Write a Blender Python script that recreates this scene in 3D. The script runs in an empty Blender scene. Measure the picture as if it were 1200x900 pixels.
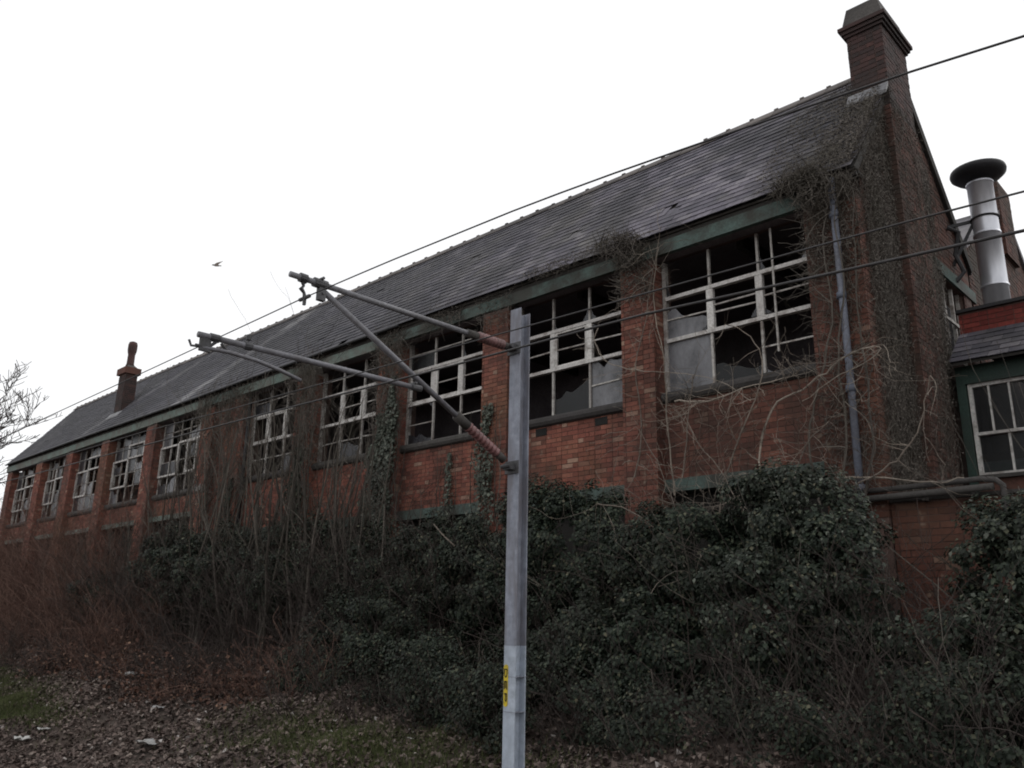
import bpy, math, random
import numpy as np
from mathutils import Vector, Matrix
R = random.Random(7)
NR = np.random.default_rng(11)
sc = bpy.context.scene
COL = sc.collection

# ------------------------------------------------------------------ camera
PITCH, ANG, ROLL, FPX = math.radians(15.816), math.radians(180 - 45.884), math.radians(1.05), 975.0
_fh = np.array([math.cos(ANG), math.sin(ANG), 0.0]); _up = np.array([0, 0, 1.0])
_rt = np.cross(_fh, _up)
_F = _fh * math.cos(PITCH) + _up * math.sin(PITCH)
_U = -_fh * math.sin(PITCH) + _up * math.cos(PITCH)
cx = _rt * math.cos(ROLL) + _U * math.sin(ROLL)
cy = -_rt * math.sin(ROLL) + _U * math.cos(ROLL)
cam = bpy.data.cameras.new("camera"); camo = bpy.data.objects.new("camera", cam); COL.objects.link(camo)
cam.sensor_width = 36; cam.lens = FPX / 1200 * 36; cam.clip_end = 2000; cam.clip_start = 0.05
camo.matrix_world = Matrix([[cx[0], cy[0], -_F[0], 0], [cx[1], cy[1], -_F[1], 0], [cx[2], cy[2], -_F[2], 0], [0, 0, 0, 1]])
sc.camera = camo
def ray(x, y):
    return _F * FPX + cx * (x - 600) + cy * (450 - y)
def at(x, y, Y):          # survey helper: a point of the photograph on the vertical plane Y
    r = ray(x, y); return tuple(r * (Y / r[1]))
def atX(x, y, X):
    r = ray(x, y); return tuple(r * (X / r[0]))

# ------------------------------------------------------------------ world and sun (overcast)
SUN_EL, SUN_AZ = math.radians(38), math.radians(25)     # sun behind the building, veiled
w = bpy.data.worlds.new("World"); sc.world = w; w.use_nodes = True
nt = w.node_tree; bg = nt.nodes["Background"]
sky = nt.nodes.new("ShaderNodeTexSky"); sky.sky_type = 'NISHITA'; sky.sun_disc = False
sky.sun_elevation = SUN_EL; sky.sun_rotation = SUN_AZ
tc = nt.nodes.new("ShaderNodeTexCoord"); nz = nt.nodes.new("ShaderNodeTexNoise"); nz.inputs['Scale'].default_value = 1.6
nz.inputs['Detail'].default_value = 3
nt.links.new(tc.outputs['Generated'], nz.inputs['Vector'])
rmp = nt.nodes.new("ShaderNodeValToRGB")
rmp.color_ramp.elements[0].position = 0.35; rmp.color_ramp.elements[0].color = (0.955, 0.955, 0.965, 1)
rmp.color_ramp.elements[1].position = 0.65; rmp.color_ramp.elements[1].color = (1.0, 1.0, 1.0, 1)
nt.links.new(nz.outputs['Fac'], rmp.inputs['Fac'])
mul = nt.nodes.new("ShaderNodeVectorMath"); mul.operation = 'SCALE'; mul.inputs['Scale'].default_value = 11.3
nt.links.new(rmp.outputs['Color'], mul.inputs[0])
mix = nt.nodes.new("ShaderNodeMix"); mix.data_type = 'RGBA'; mix.inputs[0].default_value = 0.93
nt.links.new(sky.outputs['Color'], mix.inputs[6]); nt.links.new(mul.outputs[0], mix.inputs[7])
nt.links.new(mix.outputs[2], bg.inputs['Color']); bg.inputs['Strength'].default_value = 0.1
sl = bpy.data.lights.new("sun", 'SUN'); sl.energy = 0.5; sl.angle = math.radians(25); sl.color = (1, 0.97, 0.93)
so = bpy.data.objects.new("sun", sl); COL.objects.link(so)
sd = Vector((math.sin(SUN_AZ) * math.cos(SUN_EL), math.cos(SUN_AZ) * math.cos(SUN_EL), math.sin(SUN_EL)))
so.rotation_euler = sd.to_track_quat('Z', 'Y').to_euler(); so.location = (0, 30, 40)
sc.view_settings.view_transform = 'Standard'; sc.view_settings.look = 'None'
sc.view_settings.exposure = 0.0; sc.view_settings.gamma = 1.0
sc.render.engine = 'CYCLES'; sc.cycles.use_denoising = True
sc.cycles.filter_width = 1.9; sc.cycles.max_bounces = 5; sc.cycles.diffuse_bounces = 3; sc.cycles.transparent_max_bounces = 8
sc.render.resolution_x = 1024; sc.render.resolution_y = 768

# ------------------------------------------------------------------ materials
def newmat(name):
    m = bpy.data.materials.new(name); m.use_nodes = True
    return m, m.node_tree, m.node_tree.nodes["Principled BSDF"]
def N(t, kind, **kw):
    n = t.nodes.new(kind)
    for k, v in kw.items():
        if k in n.inputs: n.inputs[k].default_value = v
        else: setattr(n, k, v)
    return n
def ramp(t, fac, stops):
    r = t.nodes.new("ShaderNodeValToRGB"); e = r.color_ramp.elements
    while len(e) < len(stops): e.new(0.5)
    for q, (p, c) in zip(e, stops): q.position = p; q.color = (*c, 1)
    t.links.new(fac, r.inputs['Fac']); return r.outputs['Color']
def mixc(t, f, a, b, mode='MIX'):
    m = t.nodes.new("ShaderNodeMix"); m.data_type = 'RGBA'; m.blend_type = mode
    if isinstance(f, (int, float)): m.inputs[0].default_value = f
    else: t.links.new(f, m.inputs[0])
    for i, v in ((6, a), (7, b)):
        if isinstance(v, tuple): m.inputs[i].default_value = (*v, 1)
        else: t.links.new(v, m.inputs[i])
    return m.outputs[2]
def rnd(t):               # one random number per separate piece, whether joined or an object
    g = t.nodes.new("ShaderNodeNewGeometry"); o = t.nodes.new("ShaderNodeObjectInfo")
    a = t.nodes.new("ShaderNodeMath"); a.operation = 'ADD'
    t.links.new(g.outputs['Random Per Island'], a.inputs[0]); t.links.new(o.outputs['Random'], a.inputs[1])
    f = t.nodes.new("ShaderNodeMath"); f.operation = 'FRACT'; t.links.new(a.outputs[0], f.inputs[0])
    return f.outputs[0]
def wpos(t):
    return t.nodes.new("ShaderNodeNewGeometry").outputs['Position']
def noise(t, vec, scale, detail=4, rough=0.6, stretch=None):
    if stretch:
        mp = t.nodes.new("ShaderNodeMapping"); mp.inputs['Scale'].default_value = stretch
        t.links.new(vec, mp.inputs['Vector']); vec = mp.outputs[0]
    n = t.nodes.new("ShaderNodeTexNoise"); n.inputs['Scale'].default_value = scale
    n.inputs['Detail'].default_value = detail; n.inputs['Roughness'].default_value = rough
    t.links.new(vec, n.inputs['Vector']); return n.outputs['Fac']
def bump(t, b, h, strength=0.4, dist=0.01):
    n = t.nodes.new("ShaderNodeBump"); n.inputs['Strength'].default_value = strength; n.inputs['Distance'].default_value = dist
    t.links.new(h, n.inputs['Height']); t.links.new(n.outputs[0], b.inputs['Normal'])
def piecemat(name, stops, dirt=(0.03, 0.028, 0.025), dirt_rng=(0.45, 0.7), dirt_amt=0.6, rough=0.9, nscale=0.9, fine=30, stretch=None, extra=None, bs=0.4, spec=0.3):
    m, t, b = newmat(name)
    c = ramp(t, rnd(t), stops)
    p = wpos(t)
    f1 = noise(t, p, fine, 3)
    c = mixc(t, 0.5, c, ramp(t, f1, [(0.3, (0.45, 0.45, 0.45)), (0.7, (1.35, 1.35, 1.35))]), 'MULTIPLY')
    if extra: c = extra(t, c, p)
    d = noise(t, p, nscale, 5, 0.65, stretch)
    dr = ramp(t, d, [(dirt_rng[0], (0, 0, 0)), (dirt_rng[1], (dirt_amt,) * 3)])
    c = mixc(t, dr, c, dirt)
    t.links.new(c, b.inputs['Base Color']); b.inputs['Roughness'].default_value = rough
    b.inputs['Specular IOR Level'].default_value = spec
    if bs: bump(t, b, f1, bs, 0.004)
    return m
def brick_extra(t, c, p):
    # algae-brown wash and a few efflorescence-white patches
    a = noise(t, p, 0.55, 4)
    c = mixc(t, ramp(t, a, [(0.5, (0, 0, 0)), (0.68, (0.55,) * 3)]), c, (0.15, 0.085, 0.045))
    # near end: brown algae, with the vines' shade painted into the colour
    sx = t.nodes.new("ShaderNodeSeparateXYZ"); t.links.new(p, sx.inputs[0])
    mr = t.nodes.new("ShaderNodeMapRange"); mr.inputs[1].default_value = -7.6; mr.inputs[2].default_value = -6.2; mr.inputs[3].default_value = 0; mr.inputs[4].default_value = 0.62
    t.links.new(sx.outputs[0], mr.inputs[0]); nn = t.nodes.new("ShaderNodeMath"); nn.operation = 'MULTIPLY'; t.links.new(mr.outputs[0], nn.inputs[0])
    n2 = ramp(t, noise(t, p, 1.7, 5, 0.7, (1, 1, 0.5)), [(0.3, (0.55,) * 3), (0.6, (1.25,) * 3)]); t.links.new(n2, nn.inputs[1])
    c = mixc(t, nn.outputs[0], c, (0.075, 0.04, 0.03))
    e = noise(t, p, 5.5, 2)
    return mixc(t, ramp(t, e, [(0.64, (0, 0, 0)), (0.72, (0.5,) * 3)]), c, (0.36, 0.29, 0.22))
M = {}
M['brick'] = piecemat('red brick', [(0, (0.12, 0.05, 0.038)), (0.25, (0.19, 0.068, 0.05)), (0.55, (0.25, 0.085, 0.062)), (0.8, (0.29, 0.115, 0.08)), (0.93, (0.17, 0.065, 0.05)), (1, (0.42, 0.27, 0.2))], stretch=(1, 1, 0.35), extra=brick_extra, dirt=(0.035, 0.03, 0.026), dirt_amt=0.75, dirt_rng=(0.45, 0.7))
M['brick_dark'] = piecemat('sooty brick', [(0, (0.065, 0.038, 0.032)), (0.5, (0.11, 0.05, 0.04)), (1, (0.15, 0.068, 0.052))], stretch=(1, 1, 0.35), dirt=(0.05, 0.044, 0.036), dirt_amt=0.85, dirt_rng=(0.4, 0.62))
M['soot'] = piecemat('soot black brick', [(0, (0.045, 0.033, 0.032)), (0.6, (0.07, 0.04, 0.038)), (1, (0.10, 0.052, 0.046))], dirt=(0.04, 0.036, 0.034), dirt_amt=0.8, dirt_rng=(0.38, 0.6))
M['mortar'] = piecemat('old mortar', [(0, (0.13, 0.085, 0.072)), (1, (0.13, 0.085, 0.072))], dirt_amt=0.8)
def slate_extra(t, c, p):
    g = noise(t, p, 0.7, 5, 0.7)
    c = mixc(t, ramp(t, g, [(0.48, (0, 0, 0)), (0.66, (0.5,) * 3)]), c, (0.15, 0.14, 0.11))
    sx = t.nodes.new("ShaderNodeSeparateXYZ"); t.links.new(p, sx.inputs[0])
    mr = t.nodes.new("ShaderNodeMapRange"); mr.inputs[1].default_value = -15; mr.inputs[2].default_value = -7.5; mr.inputs[3].default_value = 0.72; mr.inputs[4].default_value = 0
    t.links.new(sx.outputs[0], mr.inputs[0]); c = mixc(t, mr.outputs[0], c, (0.032, 0.033, 0.04))     # slates darken towards the far end
    def mth(op, a, b_=None):
        n = t.nodes.new("ShaderNodeMath"); n.operation = op
        for k_, v_ in enumerate((a, b_)):
            if v_ is None: continue
            if isinstance(v_, (int, float)): n.inputs[k_].default_value = v_
            else: t.links.new(v_, n.inputs[k_])
        return n.outputs[0]
    # two pale diagonal runs of scoured slates
    for (xa, za_, k1, wd, amt) in ((-18.75, 8.7, 1.25, .42, .75), (-19.05, 6.0, 1.4, .22, .0), (-26.0, 7.6, 2.2, .4, .35)):
        dd = mth('ABSOLUTE', mth('SUBTRACT', mth('SUBTRACT', sx.outputs[0], xa), mth('MULTIPLY', mth('SUBTRACT', sx.outputs[2], za_), k1)))
        dd = mth('ADD', dd, mth('MULTIPLY', mth('SUBTRACT', noise(t, p, 3.5, 4), 0.5), 1.3))
        mk = mth('MULTIPLY', ramp(t, dd, [(wd * .5, (1, 1, 1)), (wd * 1.2, (0, 0, 0))]), amt)
        c = mixc(t, mk, c, (0.26, 0.255, 0.26))
    s = noise(t, p, 1.2, 4, 0.6, (0.35, 2.2, 2.2))
    return mixc(t, ramp(t, s, [(0.62, (0, 0, 0)), (0.72, (0.5,) * 3)]), c, (0.27, 0.265, 0.27))
M['slate'] = piecemat('welsh slate', [(0, (0.075, 0.072, 0.09)), (0.4, (0.118, 0.108, 0.134)), (0.75, (0.16, 0.146, 0.176)), (1, (0.22, 0.205, 0.225))], extra=slate_extra, rough=0.75, nscale=0.6, dirt=(0.035, 0.034, 0.04), dirt_amt=0.85, dirt_rng=(0.42, 0.62), spec=0.35, bs=0.6)
M['ridge'] = piecemat('ridge tile clay', [(0, (0.10, 0.09, 0.09)), (1, (0.17, 0.15, 0.14))], rough=0.85)
M['green'] = piecemat('faded green paint', [(0, (0.08, 0.12, 0.108)), (1, (0.10, 0.142, 0.127))], dirt=(0.045, 0.042, 0.036), dirt_rng=(0.38, 0.6), dirt_amt=0.9, nscale=2.2, rough=0.75, bs=0.8)
M['green_pale'] = piecemat('bleached green paint', [(0, (0.13, 0.19, 0.165)), (1, (0.17, 0.215, 0.19))], dirt=(0.12, 0.11, 0.095), dirt_rng=(0.35, 0.6), dirt_amt=0.9, nscale=2.6, rough=0.75, bs=0.8)
M['green_dark'] = piecemat('dark green paint', [(0, (0.032, 0.058, 0.048)), (1, (0.038, 0.066, 0.054))], dirt_amt=0.6, nscale=2, rough=0.6)
M['white'] = piecemat('weathered white paint', [(0, (0.5, 0.48, 0.46)), (1, (0.66, 0.64, 0.61))], dirt=(0.2, 0.17, 0.15), dirt_rng=(0.5, 0.66), dirt_amt=0.75, nscale=5, rough=0.8)
M['bar'] = piecemat('rusty window bar', [(0, (0.34, 0.32, 0.30)), (1, (0.5, 0.48, 0.45))], dirt=(0.13, 0.10, 0.085), dirt_rng=(0.48, 0.64), dirt_amt=0.85, nscale=5, rough=0.85)
M['sill'] = piecemat('sooty stone sill', [(0, (0.055, 0.05, 0.05)), (1, (0.08, 0.075, 0.07))], nscale=3)
M['dark'] = piecemat('rotten dark timber', [(0, (0.03, 0.028, 0.026)), (1, (0.045, 0.04, 0.036))], nscale=3)
M['inner'] = piecemat('stained inner plaster', [(0, (0.16, 0.14, 0.15)), (1, (0.16, 0.14, 0.15))], nscale=0.7)
M['board_and_reflection'] = piecemat('pale board and sky reflection', [(0, (0.45, 0.45, 0.46)), (1, (0.5, 0.5, 0.51))], nscale=3, dirt=(0.2, 0.18, 0.16))  # also colours the painted sky reflection in the farthest window
M['brown'] = piecemat('brown curtain', [(0, (0.11, 0.07, 0.05)), (1, (0.11, 0.07, 0.05))], nscale=3)
M['iron'] = piecemat('blue grey painted iron', [(0, (0.10, 0.115, 0.15)), (1, (0.13, 0.14, 0.175))], dirt=(0.05, 0.04, 0.035), nscale=3, rough=0.6, spec=0.4)
M['blackiron'] = piecemat('black iron', [(0, (0.025, 0.025, 0.028)), (1, (0.035, 0.035, 0.038))], nscale=3, rough=0.6)
M['cap'] = piecemat('weathered concrete', [(0, (0.07, 0.064, 0.06)), (1, (0.09, 0.083, 0.078))], nscale=2, dirt=(0.04, 0.038, 0.036))
M['lead'] = piecemat('lead flashing', [(0, (0.2, 0.2, 0.21)), (1, (0.25, 0.25, 0.26))], nscale=3, rough=0.6)
M['redfascia'] = piecemat('red brick parapet', [(0, (0.14, 0.03, 0.025)), (1, (0.23, 0.05, 0.04))], nscale=1.5)
M['galv'] = piecemat('galvanised mast steel', [(0, (0.27, 0.29, 0.345)), (1, (0.27, 0.29, 0.345))], dirt=(0.17, 0.165, 0.185), dirt_rng=(0.4, 0.62), dirt_amt=0.85, nscale=3.5, stretch=(3, 3, 0.5), rough=0.65, fine=14, bs=0.15)
M['mastpaint'] = piecemat('pale mast paint', [(0, (0.44, 0.49, 0.56)), (1, (0.44, 0.49, 0.56))], dirt=(0.30, 0.34, 0.41), dirt_rng=(0.4, 0.7), dirt_amt=0.6, nscale=3, rough=0.6, fine=14, bs=0.1)
M['tube'] = piecemat('dull steel tube', [(0, (0.17, 0.17, 0.19)), (1, (0.2, 0.2, 0.215))], nscale=6, rough=0.55, dirt=(0.09, 0.08, 0.08), spec=0.5)
M['fitting'] = piecemat('dark fitting', [(0, (0.06, 0.06, 0.065)), (1, (0.1, 0.1, 0.105))], nscale=9, rough=0.6)
M['insul'] = piecemat('brown insulator', [(0, (0.19, 0.085, 0.085)), (1, (0.25, 0.13, 0.125))], nscale=9, rough=0.45, spec=0.5)
M['yellow'] = piecemat('yellow plate', [(0, (0.62, 0.47, 0.03)), (1, (0.62, 0.47, 0.03))], dirt=(0.3, 0.22, 0.05), nscale=20, rough=0.5)
M['black'] = piecemat('black lettering', [(0, (0.015, 0.015, 0.015)), (1, (0.015, 0.015, 0.015))], bs=0)
M['wire'] = piecemat('weathered copper wire', [(0, (0.05, 0.048, 0.05)), (1, (0.05, 0.048, 0.05))], rough=0.6, bs=0)
M['clay'] = piecemat('clay pot', [(0, (0.075, 0.045, 0.042)), (1, (0.095, 0.052, 0.048))], nscale=3)
M['bark'] = piecemat('grey brown bark', [(0, (0.05, 0.043, 0.037)), (0.6, (0.09, 0.077, 0.066)), (1, (0.16, 0.14, 0.12))], nscale=2, dirt=(0.05, 0.05, 0.035), bs=0)
M['darktwig'] = piecemat('dark bramble cane', [(0, (0.022, 0.017, 0.015)), (0.7, (0.05, 0.037, 0.033)), (1, (0.09, 0.07, 0.062))], nscale=2, bs=0)
M['palestem'] = piecemat('pale dead stem', [(0, (0.16, 0.13, 0.11)), (0.7, (0.26, 0.22, 0.18)), (1, (0.36, 0.31, 0.26))], nscale=2, bs=0)
M['redtwig'] = piecemat('reddish twig', [(0, (0.075, 0.043, 0.036)), (0.6, (0.13, 0.074, 0.058)), (1, (0.21, 0.13, 0.10))], nscale=1.2, dirt=(0.06, 0.04, 0.03), bs=0)
M['mat'] = piecemat('dead ivy stems', [(0, (0.075, 0.064, 0.056)), (0.6, (0.12, 0.105, 0.09)), (1, (0.18, 0.16, 0.14))], nscale=1.5, dirt=(0.06, 0.055, 0.04), bs=0)
M['ivy'] = piecemat('dark ivy leaf', [(0, (0.008, 0.013, 0.008)), (0.5, (0.016, 0.025, 0.016)), (0.8, (0.035, 0.048, 0.031)), (0.94, (0.065, 0.078, 0.05)), (1, (0.12, 0.11, 0.07))], nscale=1.0, dirt=(0.018, 0.016, 0.012), rough=0.55, spec=0.2, bs=0)
M['ivy_pale'] = piecemat('dusty ivy leaf', [(0, (0.035, 0.045, 0.032)), (0.6, (0.07, 0.082, 0.062)), (1, (0.15, 0.165, 0.13))], nscale=1.0, rough=0.5, bs=0)
M['litter'] = piecemat('dead leaf', [(0, (0.06, 0.044, 0.038)), (0.45, (0.115, 0.085, 0.075)), (0.8, (0.19, 0.145, 0.125)), (0.97, (0.28, 0.23, 0.2)), (1, (0.45, 0.42, 0.4))], nscale=0.9, dirt=(0.06, 0.045, 0.038), bs=0)
M['rustleaf'] = piecemat('rust bramble leaf', [(0, (0.06, 0.032, 0.025)), (0.8, (0.12, 0.06, 0.042)), (1, (0.32, 0.2, 0.14))], nscale=1.5, bs=0)
M['grass'] = piecemat('grass blade', [(0, (0.05, 0.07, 0.02)), (0.7, (0.075, 0.085, 0.032)), (1, (0.14, 0.14, 0.07))], nscale=1.0, dirt=(0.05, 0.045, 0.03), bs=0)
M['rag'] = piecemat('pale litter', [(0, (0.3, 0.3, 0.3)), (1, (0.42, 0.42, 0.4))], nscale=6, dirt=(0.25, 0.22, 0.2))
M['bird'] = piecemat('grey brown feathers', [(0, (0.16, 0.13, 0.11)), (1, (0.16, 0.13, 0.11))], nscale=8, bs=0)
# bright galvanised flue
m, t, b = newmat('shiny flue steel'); p = wpos(t)
f = noise(t, p, 3, 4, 0.6, (1, 1, 0.3))
t.links.new(ramp(t, f, [(0.35, (0.5, 0.51, 0.55)), (0.65, (0.78, 0.79, 0.84))]), b.inputs['Base Color'])
b.inputs['Metallic'].default_value = 0.7; b.inputs['Roughness'].default_value = 0.42; M['flue'] = m
# dusty glass
def glassmat(name, dust, fac, tr):
    m, t, b = newmat(name); p = wpos(t); f = noise(t, p, 4, 4)
    b.inputs['Base Color'].default_value = (*dust, 1); b.inputs['Roughness'].default_value = 0.35
    t.links.new(ramp(t, noise(t, p, 3.2, 7, 0.75, (1, 1, 0.6)), [(0.36, tuple(d * 0.3 for d in dust)), (0.5, tuple(d * 0.7 for d in dust)), (0.68, tuple(d * 1.1 for d in dust))]), b.inputs['Base Color'])
    g = t.nodes.new("ShaderNodeBsdfTransparent"); g.inputs[0].default_value = (0.8, 0.85, 0.85, 1)
    mx = t.nodes.new("ShaderNodeMixShader"); mx.inputs[0].default_value = tr
    out = t.nodes["Material Output"]
    t.links.new(b.outputs[0], mx.inputs[1]); t.links.new(g.outputs[0], mx.inputs[2]); t.links.new(mx.outputs[0], out.inputs[0])
    return m
M['dusty'] = glassmat('dusty glass', (0.2, 0.2, 0.215), 0.8, 0.12)
M['dimglass'] = glassmat('dirty glass', (0.07, 0.07, 0.08), 0.8, 0.3)
M['clear'] = glassmat('old window glass', (0.02, 0.02, 0.022), 0.8, 0.55)
# ground
m, t, b = newmat('bank soil'); p = wpos(t)
c = ramp(t, noise(t, p, 1.3, 8, 0.7), [(0.3, (0.035, 0.028, 0.022)), (0.55, (0.075, 0.055, 0.045)), (0.75, (0.11, 0.085, 0.07))])
t.links.new(c, b.inputs['Base Color']); b.inputs['Roughness'].default_value = 1
bump(t, b, noise(t, p, 9, 6), 0.8, 0.08); M['soil'] = m

# ------------------------------------------------------------------ mesh helpers
class MB:
    def __init__(s): s.v = []; s.f = []
    def box(s, x0, x1, y0, y1, z0, z1, taper=None):
        i = len(s.v)
        if x0 > x1: x0, x1 = x1, x0
        s.v += [(x0, y0, z0), (x1, y0, z0), (x1, y1, z0), (x0, y1, z0), (x0, y0, z1), (x1, y0, z1), (x1, y1, z1), (x0, y1, z1)]
        s.f += [(i, i+3, i+2, i+1), (i+4, i+5, i+6, i+7), (i, i+1, i+5, i+4), (i+1, i+2, i+6, i+5), (i+2, i+3, i+7, i+6), (i+3, i, i+4, i+7)]
        return s
    def hexa(s, pts):
        i = len(s.v); s.v += [tuple(p) for p in pts]
        s.f += [(i, i+3, i+2, i+1), (i+4, i+5, i+6, i+7), (i, i+1, i+5, i+4), (i+1, i+2, i+6, i+5), (i+2, i+3, i+7, i+6), (i+3, i, i+4, i+7)]
        return s
    def bar(s, a, b, w, h, up=(0, 0, 1)):      # rectangular bar from a to b
        a = Vector(a); b = Vector(b); d = (b - a).normalized(); u = Vector(up); sdir = d.cross(u)
        if sdir.length < 1e-4: sdir = d.cross(Vector((0, 1, 0)))
        sdir.normalize(); u = sdir.cross(d).normalized(); sv = sdir * w / 2; uv = u * h / 2
        return s.hexa([a - sv - uv, a + sv - uv, b + sv - uv, b - sv - uv, a - sv + uv, a + sv + uv, b + sv + uv, b - sv + uv])
    def tube(s, pts, rad, n=6, cap=True):
        pts = [Vector(p) for p in pts]
        if not isinstance(rad, (list, tuple)): rad = [rad] * len(pts)
        base = len(s.v); prev = None
        for k, p in enumerate(pts):
            d = (pts[min(k + 1, len(pts) - 1)] - pts[max(k - 1, 0)])
            if d.length < 1e-9: d = Vector((0, 0, 1))
            d.normalize()
            if prev is None:
                prev = d.orthogonal().normalized()
            prev = (prev - d * prev.dot(d))
            if prev.length < 1e-6: prev = d.orthogonal()
            prev.normalize(); q = d.cross(prev); r = rad[k]
            for j in range(n):
                a = 2 * math.pi * j / n
                s.v.append(tuple(p + prev * (r * math.cos(a)) + q * (r * math.sin(a))))
        for k in range(len(pts) - 1):
            for j in range(n):
                a = base + k * n + j; b2 = base + k * n + (j + 1) % n
                s.f.append((a, b2, b2 + n, a + n))
        if cap:
            s.f.append(tuple(base + j for j in reversed(range(n))))
            e = base + (len(pts) - 1) * n; s.f.append(tuple(e + j for j in range(n)))
        return s
    def lathe(s, axis_pt, prof, n=24, axis='z'):   # prof: list of (r, z) round a vertical axis
        base = len(s.v); X, Y, Z = axis_pt
        for r, z in prof:
            for j in range(n):
                a = 2 * math.pi * j / n; s.v.append((X + r * math.cos(a), Y + r * math.sin(a), Z + z))
        for k in range(len(prof) - 1):
            for j in range(n):
                a = base + k * n + j; b = base + k * n + (j + 1) % n
                s.f.append((a, b, b + n, a + n))
        s.f.append(tuple(base + j for j in reversed(range(n))))
        e = base + (len(prof) - 1) * n; s.f.append(tuple(e + j for j in range(n)))
        return s
    def poly(s, pts2, place, t0, t1):              # prism of a polygon: place(u, v, depth)
        i = len(s.v); n = len(pts2)
        s.v += [place(u, v, t0) for u, v in pts2] + [place(u, v, t1) for u, v in pts2]
        s.f.append(tuple(range(i, i + n))); s.f.append(tuple(reversed(range(i + n, i + 2 * n))))
        for k in range(n): s.f.append((i + k, i + n + k, i + n + (k + 1) % n, i + (k + 1) % n))
        return s
    def build(s, name, mat, parent=None, smooth=False, **props):
        me = bpy.data.meshes.new(name); me.from_pydata(s.v, [], s.f); me.materials.append(mat)
        if smooth: me.polygons.foreach_set('use_smooth', [True] * len(me.polygons))
        me.update()
        return link(name, me, parent, **props)
def link(name, me, parent=None, loc=None, **props):
    o = bpy.data.objects.new(name, me); COL.objects.link(o)
    if parent is not None:
        o.parent = parent
        o.matrix_parent_inverse = PINV.get(parent.name, Matrix())
    if loc is not None: o.location = loc
    for k, v in props.items(): o[k] = v
    return o
PINV = {}
def thing(name, loc, label, category, group=None):
    o = bpy.data.objects.new(name, None); COL.objects.link(o); o.location = loc
    o['label'] = label; o['category'] = category
    if group: o['group'] = group
    PINV[o.name] = Matrix.Translation(-Vector(loc))
    return o
def tag(o, label, category, group=None):
    o['label'] = label; o['category'] = category
    if group: o['group'] = group
    return o
def npmesh(name, V, F, mat, parent=None, **props):   # V (n,3), F (m,k) arrays
    me = bpy.data.meshes.new(name); k = F.shape[1]
    me.vertices.add(len(V)); me.vertices.foreach_set('co', V.astype(np.float32).ravel())
    me.loops.add(F.size); me.loops.foreach_set('vertex_index', F.astype(np.int32).ravel())
    me.polygons.add(len(F)); me.polygons.foreach_set('loop_start', np.arange(0, F.size, k, dtype=np.int32))
    me.polygons.foreach_set('loop_total', np.full(len(F), k, dtype=np.int32))
    me.materials.append(mat); me.update(calc_edges=True); me.validate()
    return link(name, me, parent, **props)
def leaves(name, C, Nn, size, mat, parent=None, fold=0.35, droop=None, lenr=1.3, **props):
    """C centres, Nn normals (n,3), size (n,): folded kite leaves of two triangles each"""
    n = len(C); Nn = Nn / (np.linalg.norm(Nn, axis=1, keepdims=True) + 1e-9)
    T = NR.normal(size=(n, 3))
    if droop is not None: T = T * (1 - droop) + np.array([0, 0, -1.0]) * droop * 2
    T -= Nn * (T * Nn).sum(1, keepdims=True); T /= np.linalg.norm(T, axis=1, keepdims=True) + 1e-9
    B = np.cross(Nn, T); s = size[:, None]
    tip = C + T * s * 0.5 * lenr; base = C - T * s * 0.5 * lenr
    l = C + B * s * 0.5 + Nn * s * fold * 0.5; r = C - B * s * 0.5 + Nn * s * fold * 0.5
    V = np.stack([base, l, tip, r], 1).reshape(-1, 3); i = np.arange(n) * 4
    F = np.concatenate([np.stack([i, i + 1, i + 2], 1), np.stack([i, i + 2, i + 3], 1)])
    return npmesh(name, V, F, mat, parent, **props)

# ------------------------------------------------------------------ terrain
PY = [-400, -3, 3.8, 7.0, 9.0, 9.9, 12, 60, 800]; PZ = [-2.0, -2.0, -2.0, -1.15, -0.55, -0.1, 0.0, 0.0, 0.0]
def gz(x, y):
    z = np.interp(y, PY, PZ)
    k = np.clip((y - 2.5) / 2, 0, 1)
    return z + k * (0.10 * np.sin(x * 0.9 + y * 0.7) + 0.06 * np.sin(x * 2.3 - y * 1.9) + 0.035 * np.sin(x * 5.1 + 2.0 * y))
xs = np.concatenate([[-800, -300, -120, -80], np.arange(-60, 12, 0.25), [14, 20, 40, 120, 300, 800]])
ys = np.concatenate([[-400, -100, -30, -8, 0, 2], np.arange(2.6, 10.2, 0.2), [10.6, 12, 16, 22, 30, 60, 150, 400, 800]])
GX, GY = np.meshgrid(xs, ys); GZ = gz(GX, GY)
V = np.stack([GX, GY, GZ], -1).reshape(-1, 3); nx = len(xs); ii = np.arange((len(ys) - 1) * nx).reshape(-1, nx)[:, :-1].ravel()
npmesh('ground', V, np.stack([ii, ii + 1, ii + nx + 1, ii + nx], 1), M['soil'], kind='structure')

# ------------------------------------------------------------------ THE BUILDING
X0, X1 = -37.6, -3.5                  # long front from far end to near corner
YF = 10.0                             # brick panels; pilasters stand 0.2 proud
RY, RZ, EY, EZ = 12.0, 8.45, 9.72, 5.66   # ridge and front eave
BY, BZ = 14.6, 5.85                   # back eave
bld = thing('brick_building', (-20, 12, 0), 'long derelict red brick workshop with slate roof and smashed tall windows behind the overgrown bank', 'building')
PIL = [(-37.6, -37.0), (-34.15, -33.5), (-31.1, -30.45), (-27.9, -27.3), (-24.5, -23.85), (-21.0, -20.35), (-19.4, -18.75), (-16.36, -15.7), (-13.3, -12.65), (-10.25, -9.62), (-7.19, -6.6), (-4.2, -3.5)]
BAYS = [(PIL[i][1], PIL[i + 1][0]) for i in range(len(PIL) - 1)]      # index 0..10, bay 5 is blind
wall = MB()
def front_box(m, a, b, y0, y1, z0, z1): m.box(a, b, y0, y1, z0, z1)
rects = []     # brick rectangles: (kind, u0,u1,z0,z1, plane)
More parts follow.
